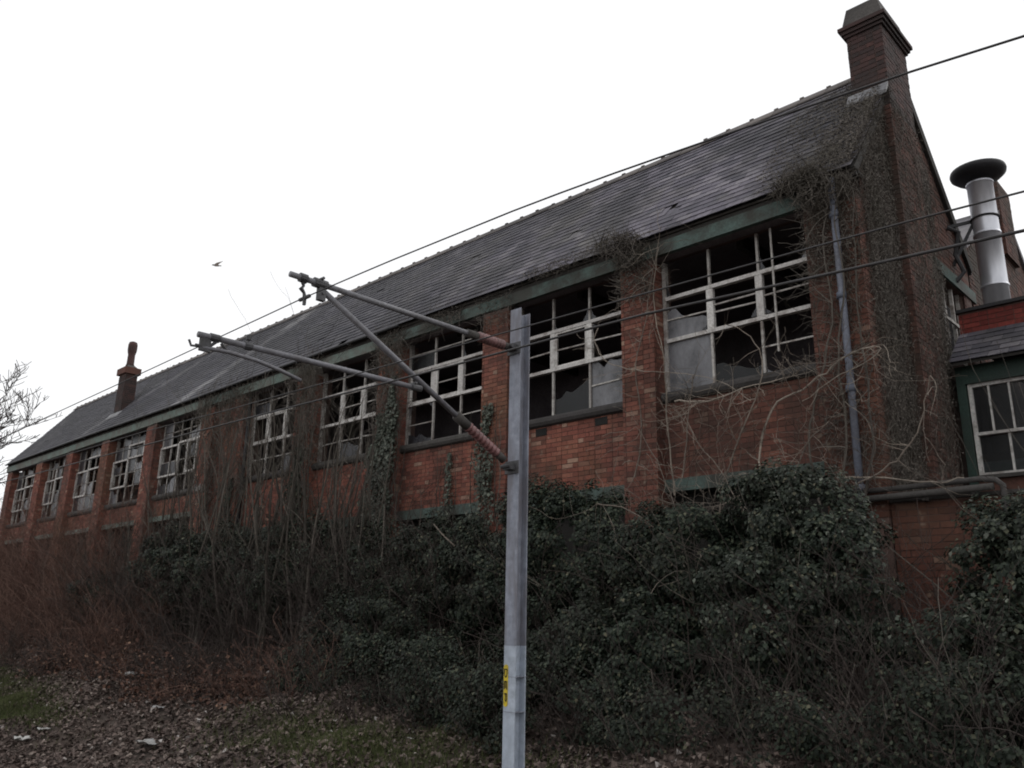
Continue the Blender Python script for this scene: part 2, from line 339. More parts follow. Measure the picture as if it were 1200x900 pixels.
for i, (a, b) in enumerate(PIL):
    front_box(wall, a + .006, b - .006, 9.808, 10.3, -0.6, 5.31)
    rects.append(('front', a, b, 1.2 if a > -17 else 0.9, 5.31, 9.8)); rects.append(('sideX', 9.8, 10.12, 1.2, 5.31, b))
LOW = {}
for i, (a, b) in enumerate(BAYS):
    if i == 5:
        front_box(wall, a, b, 10.008, 10.3, -0.6, 5.62); rects.append(('front', a, b, 1.0, 5.62, 10.0)); continue
    gb = (1.77, 1.95) if i > 5 else (2.46, 2.60)
    LOW[i] = gb
    front_box(wall, a, b, 10.008, 10.3, gb[1], 3.08)
    rects.append(('front', a, b, gb[1] + .005, 3.08, 10.0))
    front_box(wall, a, b, 10.06, 10.3, 5.41, 5.8)
    front_box(wall, a, b, 10.06, 10.3, -0.6, 0.5)
wall.box(X0 + .3, X1 - .3, 10.06, 10.3, 5.801, 5.95)
# rear wall, far gable, near gable with its window
wall.box(X0, X1, 14.2, 14.5, -0.6, 5.9)
def gable(m, xa, xb):
    P = lambda u, v, d: (d, u, v)
    m.poly([(10.3, -0.6), (14.2, -0.6), (14.2, 5.95), (RY, RZ - .12), (10.3, 6.25)], P, xa, xb)
gable(wall, X0, X0 + .3)
GW = (12.85, 14.1, 3.9, 5.2)    # window in the near gable (y0,y1,z0,z1)
P = lambda u, v, d: (d, u, v)
wall.poly([(10.0, -0.6), (GW[0], -0.6), (GW[0], 7.35), (RY, RZ - .12), (10.0, 5.98)], P, X1 - .3, X1 - .008)
wall.poly([(GW[0], GW[3]), (14.5, GW[3]), (14.5, 5.95), (GW[0], 7.35)], P, X1 - .3, X1 - .008)
wall.poly([(GW[0], -0.6), (14.5, -0.6), (14.5, GW[2]), (GW[0], GW[2])], P, X1 - .3, X1 - .008)
wall.poly([(GW[1], GW[2]), (14.5, GW[2]), (14.5, GW[3]), (GW[1], GW[3])], P, X1 - .3, X1 - .008)
wallo = wall.build('wall', M['mortar'], bld)
inner = MB()
inner.box(X0 + .3, X1 - .3, 10.35, 14.2, 2.2, 2.3); inner.box(X0 + .3, X1 - .3, 10.35, 14.2, 5.62, 5.7)
inner.box(X0 + .3, X1 - .3, 14.05, 14.19, 2.3, 5.62)
inner.box(-20.2, -20.05, 10.31, 14.04, 2.3, 5.61); inner.box(X1 - .36, X1 - .31, 10.31, 12.7, 2.3, 5.61)
inner.build('inner_wall', M['inner'], bld)
for x in np.arange(-36, -4, 3.05):
    MB().box(x, x + .1, 10.4, 14.0, 5.35, 5.55).bar((x + .05, 11.2, 5.345), (x + .05, 12.1, 4.7), .07, .07).build('ceiling_beam', M['dark'], bld)

# the breast and the tall near stack
BRY = (11.12, 12.12); BRX = -3.36
br = MB(); br.box(X1 - .05, BRX - .008, BRY[0] + .008, BRY[1] - .008, -0.6, 7.2)
br.build('chimney_breast', M['mortar'], bld)
SX, SY = (-3.9, -3.38), (11.22, 12.22)
stack = MB(); stack.box(SX[0] + .008, SX[1] - .008, SY[0] + .008, SY[1] - .008, 7.2, 8.62)
stk = stack.build('chimney_stack', M['mortar'], bld)

# bricks -------------------------------------------------------------
def lay(kind, u0, u1, z0, z1, plane, out, top=None):
    z = z0; c = 0
    while z + .06 < z1:
        u = u0 - (0.056 if c % 2 else 0.168); k = (c % 2)
        while u < u1:
            L = 0.215 if k % 2 == 0 else 0.1025
            a, b = max(u, u0), min(u + L, u1)
            lim = z1 if top is None else min(z1, top((a + b) / 2))
            if b - a > .035 and z + .065 < lim: out.append((kind, a, b, z, min(z + .065, z1), plane, abs((b - a) - L) < 1e-6, L > .15))
            u += L + .01; k += 1
        z += .075; c += 1
allb = []
for r in rects: lay(*r, allb)
gl = []
topf = lambda y: (5.9 + (y - 10) * 1.2) if y < RY else (8.3 - (y - RY) * .98)
for (u0, u1, z0, z1) in [(10.0, BRY[0], 1.2, 7.2), (BRY[1], GW[0], 1.2, 8.2), (GW[0], GW[1], GW[3] + .22, 7.5), (GW[1], 14.5, 1.2, 6.2)]:
    lay('sideX', u0, u1, z0, z1, X1, gl, topf)
lay('sideX', BRY[0], BRY[1], 1.2, 7.2, BRX, gl); lay('front', X1, BRX, 1.2, 7.2, BRY[0], gl)
st = []
lay('front', SX[0], SX[1], 7.2, 8.62, SY[0], st); lay('sideX', SY[0], SY[1], 7.2, 8.62, SX[1], st)
lay('back', SX[0], SX[1], 7.2, 8.62, SY[1], st); lay('sideN', SY[0], SY[1], 7.2, 8.62, SX[0], st)
def brick_into(m, b, jit=.003):
    kind, a, c, z0, z1, pl = b[:6]; j = R.uniform(-jit, jit)
    if kind == 'front': m.box(a, c, pl + j, pl + .03, z0, z1)
    elif kind == 'back': m.box(a, c, pl - .03, pl - j, z0, z1)
    elif kind == 'sideX': m.box(pl - .03, pl - j, a, c, z0, z1)
    else: m.box(pl + j, pl + .03, a, c, z0, z1)
cand = [b for b in allb if b[6] and b[0] == 'front' and b[3] > 1.75 and not (b[1] > -4.3)]
cand.sort(key=lambda b: -b[1]); single = set(id(b) for b in cand[:300])
BM = {}
for big, L in ((True, .215), (False, .1025)):
    mm = MB().box(0, L, 0, .03, 0, .065); me = bpy.data.meshes.new('brick'); me.from_pydata(mm.v, [], mm.f); me.materials.append(M['brick']); BM[big] = me
rest = MB()
for b in allb:
    if id(b) in single: link('brick', BM[b[7]], wallo, loc=(b[1], b[5] + R.uniform(-.003, .003), b[3]))
    else: brick_into(rest, b)
rest.build('brickwork', M['brick'], wallo, kind='stuff')
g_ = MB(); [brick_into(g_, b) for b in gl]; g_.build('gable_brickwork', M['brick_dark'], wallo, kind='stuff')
s_ = MB(); [brick_into(s_, b) for b in st]; s_.build('stack_brickwork', M['soot'], stk, kind='stuff')
cp = MB()
cp.box(SX[0] - .03, SX[1] + .03, SY[0] - .03, SY[1] + .03, 8.62, 8.67)
cp.box(SX[0] - .06, SX[1] + .06, SY[0] - .06, SY[1] + .06, 8.67, 8.73)
cp.box(SX[0] - .09, SX[1] + .09, SY[0] - .09, SY[1] + .09, 8.73, 8.79)
cp.build('corbel', M['soot'], stk)
i0, o0 = .0, .04
MB().hexa([(SX[0] - o0, SY[0] - o0, 8.79), (SX[1] + o0, SY[0] - o0, 8.79), (SX[1] + o0, SY[1] + o0, 8.79), (SX[0] - o0, SY[1] + o0, 8.79),
           (SX[0] + .03, SY[0] + .03, 9.14), (SX[1] - .03, SY[0] + .03, 9.14), (SX[1] - .03, SY[1] - .03, 9.14), (SX[0] + .03, SY[1] - .03, 9.14)]).build('chimney_cap', M['cap'], stk)
# flashing at foot of stack
fl = MB(); slope = (RZ - EZ) / (RY - EY)
zr = EZ + (SY[0] - EY) * slope
fl.hexa([(SX[0] - .06, SY[0] - .14, zr - .12), (SX[1], SY[0] - .14, zr - .12), (SX[1], SY[0] - .01, zr + .06), (SX[0] - .06, SY[0] - .01, zr + .06),
         (SX[0] - .06, SY[0] - .13, zr - .06), (SX[1], SY[0] - .13, zr - .06), (SX[1], SY[0] - .01, zr + .13), (SX[0] - .06, SY[0] - .01, zr + .13)])
fl.build('flashing', M['lead'], stk)

# roof ---------------------------------------------------------------
nrm = Vector((0, -(RZ - EZ), RY - EY)).normalized(); tdir = Vector((0, RY - EY, RZ - EZ)).normalized(); slen = math.hypot(RY - EY, RZ - EZ)
def sag(x):   # old roof: gentle waviness
    return 0.02 * math.sin(x * .4 + 1)
XR0, XR1 = X0 - .05, X1 + .04
deck = MB()
segs = np.linspace(XR0, XR1, 60)
for a, b in zip(segs[:-1], segs[1:]):
    pts = []
    for off in (-.14, -.035):
        for (x, q) in ((a, 0), (b, 0), (b, slen), (a, slen)):
            v = Vector((x, EY, EZ)) + tdir * q + nrm * (off + sag(x) * (0.5 + 0.5 * math.sin(q)))
            pts.append(v)
    deck.hexa(pts)
roof = deck.build('roof', M['dark'], bld)
deckb = MB(); deckb.hexa([(XR0, RY, RZ - .2), (XR1, RY, RZ - .2), (XR1, BY, BZ - .15), (XR0, BY, BZ - .15), (XR0, RY, RZ - .04), (XR1, RY, RZ - .04), (XR1, BY, BZ), (XR0, BY, BZ)])
deckb.build('rear_roof_slope', M['slate'], bld)
GAUGE, SW, SL = .165, .255, .36
sl_all = []
rows = int(slen / GAUGE)
for r in range(rows + 1):
    q0 = r * GAUGE; x = XR0 - (SW / 2 if r % 2 else 0)
    while x < XR1:
        a, b = max(x, XR0), min(x + SW - .006, XR1)
        if b - a > .06 and R.random() > .004: sl_all.append((a, b, q0, q0 + min(SL, slen - q0 + .02)))
        x += SW
SME = None
sm = MB(); sm.v = []; w_, h_ = SW - .006, SL
sm.hexa([(0, 0, 0), (w_, 0, 0), (w_, h_, 0), (0, h_, 0), (0, 0, .009), (w_, 0, .009), (w_, h_, .009), (0, h_, .009)])
SME = bpy.data.meshes.new('slate'); SME.from_pydata(sm.v, [], sm.f); SME.materials.append(M['slate'])
order = sorted(range(len(sl_all)), key=lambda k: -(sl_all[k][0] - sl_all[k][2] * .6) if sl_all[k][1] - sl_all[k][0] > w_ - .001 and sl_all[k][3] - sl_all[k][2] > SL - .001 and sl_all[k][1] < -4.6 else 99)
pick = set(order[:300]); rs = MB()
for k, (a, b, q0, q1) in enumerate(sl_all):
    x = (a + b) / 2; dip = sag(x) * (0.5 + 0.5 * math.sin(q0)); lift = .013; j = R.uniform(-.002, .004); ty = R.uniform(-.003, .003) + (R.random() < .02) * R.uniform(-.03, 0)
    p0 = Vector((a, EY, EZ)) + tdir * (q0 - .03 + ty) + nrm * (lift + dip + j)
    L = q1 - q0; p1 = Vector((a, EY, EZ)) + tdir * (q0 - .03 + ty + L) + nrm * (-.012 + dip)
    if k in pick:
        o = link('slate', SME, roof)
        yv_ = (p1 - p0).normalized(); xv_ = Vector((1, R.uniform(-.012, .012), 0)).normalized(); zv_ = xv_.cross(yv_).normalized(); xv_ = yv_.cross(zv_)
        o.matrix_basis = Matrix(((xv_.x, yv_.x, zv_.x, p0.x), (xv_.y, yv_.y, zv_.y, p0.y), (xv_.z, yv_.z, zv_.z, p0.z), (0, 0, 0, 1)))
    else:
        d = Vector((b - a, 0, 0)); n9 = nrm * .009; tilt = Vector((0, 0, R.uniform(-.004, .004)))
        rs.hexa([p0, p0 + d + tilt, p1 + d, p1, p0 + n9, p0 + d + n9 + tilt, p1 + d + n9, p1 + n9])
rs.build('slating', M['slate'], roof, kind='stuff')
rt = MB()                              # one ridge tile: angular with a raised roll at its joint
for sgn in (-1, 1):
    dy, dz = sgn * .17, -.17
    rt.hexa([(0, 0, .01), (.45, 0, .01), (.45, dy, dz), (0, dy, dz), (0, 0, .035), (.45, 0, .035), (.45, dy, dz + .025), (0, dy, dz + .025)])
rt.tube([(-.03, 0, .022), (.035, 0, .022)], .034, 8)
RT = bpy.data.meshes.new('ridge_tile'); RT.from_pydata(rt.v, [], rt.f); RT.materials.append(M['ridge'])
x = XR0
while x < SX[0] - .45:
    link('ridge_tile', RT, roof, loc=(x, RY, RZ + .01 + sag(x) * .5 + R.uniform(-.006, .006))); x += .46
# timber under the eave, gutter, verge boards
MB().box(XR0, XR1, EY + .04, 10.06, 5.60, 5.63).build('soffit', M['dark'], bld)
MB().box(XR0, XR1, 9.79, 9.84, 5.532, 5.598).build('wall_plate', M['dark'], bld)
MB().box(X0, X1 - .3, 9.862, 10.04, 5.315, 5.40).build('inner_lintel', M['inner'], bld)
gt = MB()
gx = np.linspace(XR0, -12.6, 40)
gt.tube([(x, EY - .03, EZ - .035 + .5 * sag(x)) for x in gx], .03, 8)
for x in np.arange(X0 + .3, -12.6, 1.0): gt.box(x, x + .03, EY - .05, EY + .1, EZ - .075, EZ - .045)
gt.build('gutter', M['blackiron'], bld)
vb = MB()
for (y0, z0, y1, z1) in ((RY + .0, RZ - .06, BY, BZ - .02)  ,):
    vb.bar((XR1 + .0, y0, z0 - .06), (XR1 + .0, y1, z1 - .06), .04, .16)
vb.build('verge_board', M['dark'], bld)
# beams, sills ---------------------------------------------------------
for i, (a, b) in enumerate(BAYS):
    if i == 5:
        MB().box(a - .3, b + .3, 9.772, 9.862, 5.314, 5.528).build('lintel', M['green'], bld); continue
    MB().box(a - (.35 if i else .7), b + .35 if i < 10 else b + .02, 9.775 + .004 * (i % 2), 9.86, 5.312 + .006 * (i % 3), 5.53 - .005 * (i % 2)).build('lintel', M['green' if i > 7 else 'green_pale'], bld)
    gb = LOW[i]
    MB().box(a + .003, b - .003, 9.95, 10.2, gb[0], gb[1] - .002).build('lower_lintel', M['green' if i > 5 else 'green_pale'], bld)
    s = MB(); s.tube([(a + .01, 10.0, 3.15), (b - .01, 10.0, 3.15)], .085, 10); s.box(a + .005, b - .005, 10.0, 10.28, 3.081, 3.20)
    s.build('sill', M['sill'], bld)
# air bricks under the second bay
for xx in (-7.75, -9.0):
    MB().box(xx - .12, xx + .12, 9.993, 10.006, 2.93, 3.05).build('air_brick', M['black'], bld)

# windows ---------------------------------------------------------------
YW = 10.05
def jag(x0, x1, z0, z1, cut, rr):
    """glass left in a light: polygon with a jagged upper edge; cut = fraction standing at left / right"""
    pts = [(x0, z0), (x1, z0)]; n = 6
    for k in range(n + 1):
        f_ = k / n; top = cut[1] * (1 - f_) + cut[0] * f_
        zz = z0 + (z1 - z0) * min(1, max(.03, top + (rr.uniform(-.12, .12) if top < .98 else 0)))
        pts.append((x1 + (x0 - x1) * f_, zz))
    return pts
PF = lambda u, v, d: (u, d, v)
def win_near(i, spec):
    a, b = BAYS[i]; a += .01; b -= .01; z0, z1 = 3.2, 5.308
    W = MB()
    for (xa, xb, za, zb) in ((a, a + .06, z0, z1), (b - .06, b, z0, z1), (a + .06, b - .06, z0, z0 + .04)): W.box(xa, xb, YW, YW + .08, za, zb)
    wo = W.build('window', M['bar'], bld)
    c = [a + .03 + (b - a - .06) * k / 3 for k in range(4)]
    T = (4.03, 4.70)
    for k, z in enumerate(T):
        MB().box(a + .062, b - .062, YW - .02, YW + .06, z - .028, z + .028).build('transom', M['white'], wo)
    for k in (1, 2):
        MB().box(c[k] - .017, c[k] + .017, YW, YW + .04, z0 + .042, T[0] - .03).build('mullion', M['bar'], wo)
        MB().box(c[k] - .017, c[k] + .017, YW, YW + .04, T[1] + .03, z1).build('mullion', M['bar'], wo)
        MB().box(c[k] - .05, c[k] + .055, YW - .015, YW + .05, T[0] + .03, T[1] - .03).build('mullion', M['white'], wo)
    bars = spec.get('bars', {})
    for col in range(3):
        for z in spec['z'][col]:
            dz = R.uniform(-.012, .012)
            MB().bar((c[col] + .03, YW + .02, z - dz), (c[col + 1] - .03, YW + .02, z + dz), .02, .022).build('glazing_bar', M['bar'], wo)
        if spec.get('case', (1, 1, 1))[col]:
            q = MB(); e = .03
            for (xa, xb, za, zb) in ((c[col] + .055, c[col] + .09, T[0] + .03, T[1] - .03), (c[col + 1] - .09, c[col + 1] - .055, T[0] + .03, T[1] - .03), (c[col] + .09, c[col + 1] - .09, T[0] + .03, T[0] + .06), (c[col] + .09, c[col + 1] - .09, T[1] - .06, T[1] - .03)):
                q.box(xa, xb, YW - .005, YW + .03, za, zb)
            q.build('casement', M['white'], wo)
    for (col, za, zb, cut, mt) in spec.get('glass', []):
        g = MB().poly(jag(c[col] + .03, c[col + 1] - .03, za, zb, cut, R), PF, YW + .03, YW + .034)
        g.build('pane', M[mt], wo)
    for col in range(3):
        for (za, zb) in ((z0 + .045, T[0] - .03), (T[0] + .06, T[1] - .06), (T[1] + .03, z1)):
            for (xe, sg) in ((c[col] + .03, 1), (c[col + 1] - .03, -1)):
                if R.random() < .3:
                    e_ = R.uniform(.04, .16); h_ = R.uniform(.06, .3); lowc = R.random() < .6; zc = za if lowc else zb; d_ = 1 if lowc else -1
                    tri = [(xe, zc), (xe + sg * e_, zc), (xe + sg * e_ * .3, zc + d_ * h_ * .5), (xe, zc + d_ * h_)]
                    MB().poly(tri, PF, YW + .022, YW + .026).build('glass_shard', M['dusty' if R.random() < .5 else 'dimglass'], wo)
    return wo, c
def_z = ([3.62, 4.36], [3.62, 4.36], [3.62, 4.36])
w1, c1 = win_near(10, dict(z=([4.36], [4.3, 4.42], [3.62, 4.36]), case=(0, 0, 0), glass=[(0, 3.24, 4.02, (1, 1), 'dusty'), (0, 4.05, 4.68, (.8, .25), 'dusty'), (1, 3.24, 4.02, (.4, .1), 'clear')]))
MB().box(-4.79, -4.765, YW - .04, YW - .015, 3.5, 5.30).build('loose_rod', M['bar'], w1)
w2, c2 = win_near(9, dict(z=([4.36], [4.36], [3.62, 4.36]), case=(0, 1, 0), glass=[(2, 3.24, 4.0, (.95, .9), 'dusty'), (1, 3.24, 4.0, (.3, .75), 'clear')]))
w3, c3 = win_near(8, dict(z=([5.05, 3.62], [5.05, 4.36], [5.05, 4.36, 3.62]), case=(1, 1, 0), glass=[(0, 4.72, 5.02, (1, 1), 'clear'), (0, 3.24, 3.6, (.6, .2), 'dimglass')]))
w4, c4 = win_near(7, dict(z=([5.05, 3.62], [5.05, 3.62, 4.36], [5.05, 3.62, 4.36]), case=(0, 1, 1), glass=[(1, 3.24, 3.6, (1, .6), 'dimglass')]))
w5, c5 = win_near(6, dict(z=([5.05, 3.62], [5.05, 3.62], [5.05, 3.62]), case=(1, 1, 0), glass=[(0, 4.72, 5.02, (1, 1), 'dimglass'), (2, 3.24, 3.6, (1, 1), 'dimglass')]))
def win_far(i, var):
    a, b = BAYS[i]; a += .01; b -= .01; z0, z1 = 3.2, 5.308
    W = MB()
    for (xa, xb, za, zb) in ((a, a + .05, z0, z1), (b - .05, b, z0, z1), (a + .05, b - .05, z0, z0 + .04)): W.box(xa, xb, YW, YW + .08, za, zb)
    wo = W.build('window', M['bar'], bld)
    c = [a + .03 + (b - a - .06) * k / 5 for k in range(6)]
    for k in range(1, 5):
        MB().box(c[k] - .015, c[k] + .015, YW, YW + .035, z0 + .042, z1).build('mullion', M['bar'], wo)
    for z in (3.72, 4.15, 4.58, 5.0):
        MB().box(a + .052, b - .052, YW + .037, YW + .055, z - .012, z + .012).build('glazing_bar', M['bar'], wo)
    def sash(k0, k1, za, zb, w_=.05):
        q = MB()
        for (xa, xb, z_a, z_b) in ((c[k0] - w_ / 2, c[k0] + w_ / 2, za, zb), (c[k1] - w_ / 2, c[k1] + w_ / 2, za, zb), (c[k0] + w_ / 2, c[k1] - w_ / 2, za, za + w_), (c[k0] + w_ / 2, c[k1] - w_ / 2, zb - w_, zb)):
            q.box(xa, xb, YW - .04, YW - .003, z_a, z_b)
        q.build('casement', M['white'], wo)
    if var == 0: sash(0, 2, 3.72, 4.60); sash(3, 4, 3.72, 4.62)
    else: sash(0, 2, 3.70, 4.58); sash(2, 4, 4.55, 5.0)
    if var == 0: MB().box(c[2] + .03, c[5] - .03, YW - .042, YW - .005, 4.60, 4.65).build('transom', M['white'], wo)
    else: MB().box(c[4] + .03, c[4] + .08, YW - .042, YW - .005, 3.75, 4.5).build('casement_stile', M['white'], wo)
    for col in range(5):
        for (za, zb) in ((3.24, 3.7), (3.74, 4.13), (4.17, 4.56), (4.6, 4.98), (5.02, 5.29)):
            if R.random() < (.45 if var else .2):
                MB().poly(jag(c[col] + .02, c[col + 1] - .02, za, zb, (R.choice([1, 1, .6]), R.choice([1, 1, .5])), R), PF, YW + .012, YW + .016).build('pane', M['dimglass' if R.random() < .75 else 'dusty'], wo)
    return wo, c
win_far(4, 0); win_far(3, 1); win_far(2, 1); win_far(1, 1)
w10, c10 = win_far(0, 1)
for (za, zb) in ((3.75, 4.5), (4.6, 5.0)):
    MB().box(c10[3], c10[5] - .05, YW + .058, YW + .062, za, zb).build('pane', M['board_and_reflection'], w10, label='pale pane with painted sky reflection')  # bright sky reflection put in as a pale sheet behind the bars
# dark lower-storey windows beneath the green beams
for i, (a, b) in enumerate(BAYS):
    if i == 5: continue
    q = MB()
    for k in range(1, 4): xx = a + (b - a) * k / 4; q.box(xx - .025, xx + .025, 10.12, 10.17, .5, LOW[i][0])
    q.box(a, b, 10.24, 10.28, .5, LOW[i][0]); q.build('lower_window', M['dark'], bld)
# near gable window: green lintel, broken frame
MB().box(X1 - .2, X1 + .03, GW[0] - .15, GW[1] + .6, GW[3] + .005, GW[3] + .2).build('gable_lintel', M['green'], bld)
gw = MB(); xg = X1 - .12
for y in (GW[0] + .02, GW[0] + .42, GW[0] + .85, GW[1] - .07): gw.box(xg, xg + .05, y, y + .05, GW[2], GW[3])
gw.box(xg + .052, xg + .08, GW[0] + .02, GW[1], 4.55, 4.6)
gwo = gw.build('window', M['bar'], bld)
MB().box(X1 - .02, X1 + .015, GW[0] + .0, GW[0] + .05, 4.0, 4.55).build('casement', M['white'], gwo)
MB().box(xg - .02, xg - .015, GW[0] + .47, GW[1] - .1, GW[2], 4.9).build('pane', M['dimglass'], gwo)
# tall slit in the gable beside the stack, downpipe, far stack, painted marks
MB().box(X1 - .02, X1 + .003, 12.75, 12.95, 6.1, 6.75).build('gable_slot', M['dark'], bld)
dp = MB(); dp.tube([(-3.76, 9.72, 5.55), (-3.76, 9.73, 3.0), (-3.78, 9.73, .4)], .045, 10)
for z in (1.5, 2.7, 3.9, 5.0): dp.tube([(-3.77, 9.73, z), (-3.77, 9.73, z + .08)], .06, 10)
dp.build('downpipe', M['iron'], bld, smooth=True)
for xx, y_ in ((-9.52, 9.9), (-18.66, 9.9)): MB().tube([(xx, y_, 5.3), (xx, y_, .8)], .045, 8).build('downpipe', M['blackiron'], bld, smooth=True)
def stackmesh(x0, x1, y0, y1, z0, z1, parent, mat, name='chimney'):
    m = MB(); m.box(x0 + .008, x1 - .008, y0 + .008, y1 - .008, z0, z1); o = m.build(name, M['mortar'], parent)
    l = []; lay('front', x0, x1, z0, z1, y0, l); lay('sideX', y0, y1, z0, z1, x1, l); lay('sideN', y0, y1, z0, z1, x0, l); lay('back', x0, x1, z0, z1, y1, l)
    q = MB(); [brick_into(q, b) for b in l]; q.build('chimney_brickwork', mat, o, kind='stuff'); return o
fc = stackmesh(-28.75, -28.2, 10.32, 10.72, 6.1, 7.8, bld, M['soot'], 'far_chimney')
MB().box(-28.83, -28.12, 10.25, 10.79, 7.8, 8.02).build('corbel', M['brick_dark'], fc)
MB().hexa([(-28.75, 10.32, 8.02), (-28.2, 10.32, 8.02), (-28.2, 10.72, 8.02), (-28.75, 10.72, 8.02), (-28.6, 10.42, 8.15), (-28.35, 10.42, 8.15), (-28.35, 10.62, 8.15), (-28.6, 10.62, 8.15)]).build('flaunching', M['cap'], fc)
MB().lathe((-28.48, 10.52, 8.12), [(.15, 0), (.12, .1), (.115, .42), (.135, .5), (.15, .58), (.15, .78), (.125, .87), (.06, .9)], 16).build('chimney_pot', M['clay'], fc, smooth=True)
fl2 = MB(); zz = EZ + (10.3 - EY) * slope
fl2.hexa([(-29.0, 10.16, zz - .18), (-28.0, 10.16, zz - .18), (-28.0, 10.31, zz), (-29.0, 10.31, zz), (-29.0, 10.16, zz - .1), (-28.0, 10.16, zz - .1), (-28.0, 10.31, zz + .1), (-29.0, 10.31, zz + .1)])
fl2.build('flashing', M['lead'], fc)
pm = MB()
for k in range(9):
    u = -20.95 + .07 * k; h = R.uniform(.1, .2); z = 3.06 + R.uniform(-.04, .04)
    pm.poly([(u, z), (u + .05, z + R.uniform(-.02, .02)), (u + .045, z + h), (u + .01, z + h * R.uniform(.7, 1))], PF, 9.79, 9.796)
pm.build('paint_mark', M['rag'], bld, label='white paint daubs on the brick pier')

# ------------------------------------------------------------------ rear block behind (second gable)
rb = thing('rear_block', (-10, 18, 0), 'second brick gabled block behind the workshop with a stub chimney beside the steel flue', 'building')
P2 = lambda u, v, d: (d, u, v)
m = MB(); m.poly([(14.6, -0.5), (20.6, -0.5), (20.6, 5.9), (17.7, 8.05), (14.6, 6.2)], P2, -20, X1 - .012)
rbw = m.build('wall', M['mortar'], rb)
l = []; top2 = lambda y: 6.15 + (y - 14.6) * .6 if y < 17.7 else 8.0 - (y - 17.7) * .74
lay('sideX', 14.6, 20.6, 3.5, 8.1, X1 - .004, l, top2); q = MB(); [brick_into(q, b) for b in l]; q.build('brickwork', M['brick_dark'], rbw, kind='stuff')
rf = MB()
rf.hexa([(-20.2, 14.5, 6.16), (X1 + .05, 14.5, 6.16), (X1 + .05, 17.7, 8.05), (-20.2, 17.7, 8.05), (-20.2, 14.5, 6.3), (X1 + .05, 14.5, 6.3), (X1 + .05, 17.7, 8.2), (-20.2, 17.7, 8.2)])
rf.hexa([(-20.2, 17.7, 8.05), (X1 + .05, 17.7, 8.05), (X1 + .05, 20.8, 5.75), (-20.2, 20.8, 5.75), (-20.2, 17.7, 8.2), (X1 + .05, 17.7, 8.2), (X1 + .05, 20.8, 5.9), (-20.2, 20.8, 5.9)])
rf.build('roof', M['slate'], rb)
stackmesh(-3.95, -3.42, 17.25, 18.15, 7.0, 8.62, rb, M['brick_dark'])

# ------------------------------------------------------------------ annex on the right
ax = thing('lean_to_annex', (-1.5, 12.5, 0), 'low brick annex with green framed sash window and slate pent roof at the right edge', 'annex')
AX0, AX1, AY = -3.355, 2.4, 12.5
m = MB(); m.box(AX0, AX1, AY + .05, AY + .3, -.3, 1.98); m.box(AX0, AX1, AY + .05, AY + .3, 3.42, 3.55); m.box(AX1 - .3, AX1, AY + .3, 19, -.3, 3.5); m.box(AX0, AX1, 18.7, 19, -.3, 3.5)
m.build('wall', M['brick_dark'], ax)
MB().box(AX0, AX1, 13.1, 18.7, 4.2, 4.32).build('flat_roof', M['dark'], ax)
MB().box(AX0 + .001, AX1, 17, 17.1, .3, 4.2).build('inner_wall', M['inner'], ax)
MB().box(AX0, AX1, AY, AY + .34, 3.30, 3.56).build('fascia', M['green_dark'], ax)
MB().box(AX0, AX0 + .11, AY, AY + .12, 1.45, 3.299).build('corner_post', M['green_dark'], ax)
MB().box(AX0 + .11, AX1, AY - .03, AY + .2, 1.95, 2.0).build('sill', M['sill'], ax)
ps = [MB(), 0]
za, ya, zb, yb = 3.58, 12.28, 4.20, 13.02
deckp = MB().hexa([(AX0, ya, za - .05), (AX1, ya, za - .05), (AX1, yb, zb - .05), (AX0, yb, zb - .05), (AX0, ya, za - .015), (AX1, ya, za - .015), (AX1, yb, zb - .015), (AX0, yb, zb - .015)])
dpo = deckp.build('pent_roof', M['dark'], ax)
pd = Vector((0, yb - ya, zb - za)); pn = Vector((0, -(zb - za), yb - ya)).normalized(); L = pd.length; pd.normalize(); rr = MB()
for r in range(6):
    x = AX0 - (.125 if r % 2 else 0)
    while x < AX1:
        a_, b_ = max(x, AX0), min(x + .245, AX1)
        if b_ - a_ > .05:
            p0 = Vector((a_, ya, za)) + pd * (r * .16 - .02) + pn * (.012 + R.uniform(0, .004)); p1 = Vector((a_, ya, za)) + pd * min(r * .16 + .3, L) - pn * .008; d = Vector((b_ - a_, 0, 0)); n9 = pn * .008
            so_ = MB().hexa([p0, p0 + d, p1 + d, p1, p0 + n9, p0 + d + n9, p1 + d + n9, p1 + n9]).build('slate', M['slate'], dpo)
        x += .25
l = []; lay('front', AX0, AX1, 4.21, 4.52, 13.05, l); q = MB(); [brick_into(q, b) for b in l]
pw = MB().box(AX0, AX1, 13.06, 13.3, 4.15, 4.53).build('parapet', M['mortar'], ax)
q.build('parapet_brickwork', M['redfascia'], pw, kind='stuff')
MB().box(AX0 - .02, AX1, 13.0, 13.34, 4.531, 4.58).build('coping', M['blackiron'], ax)
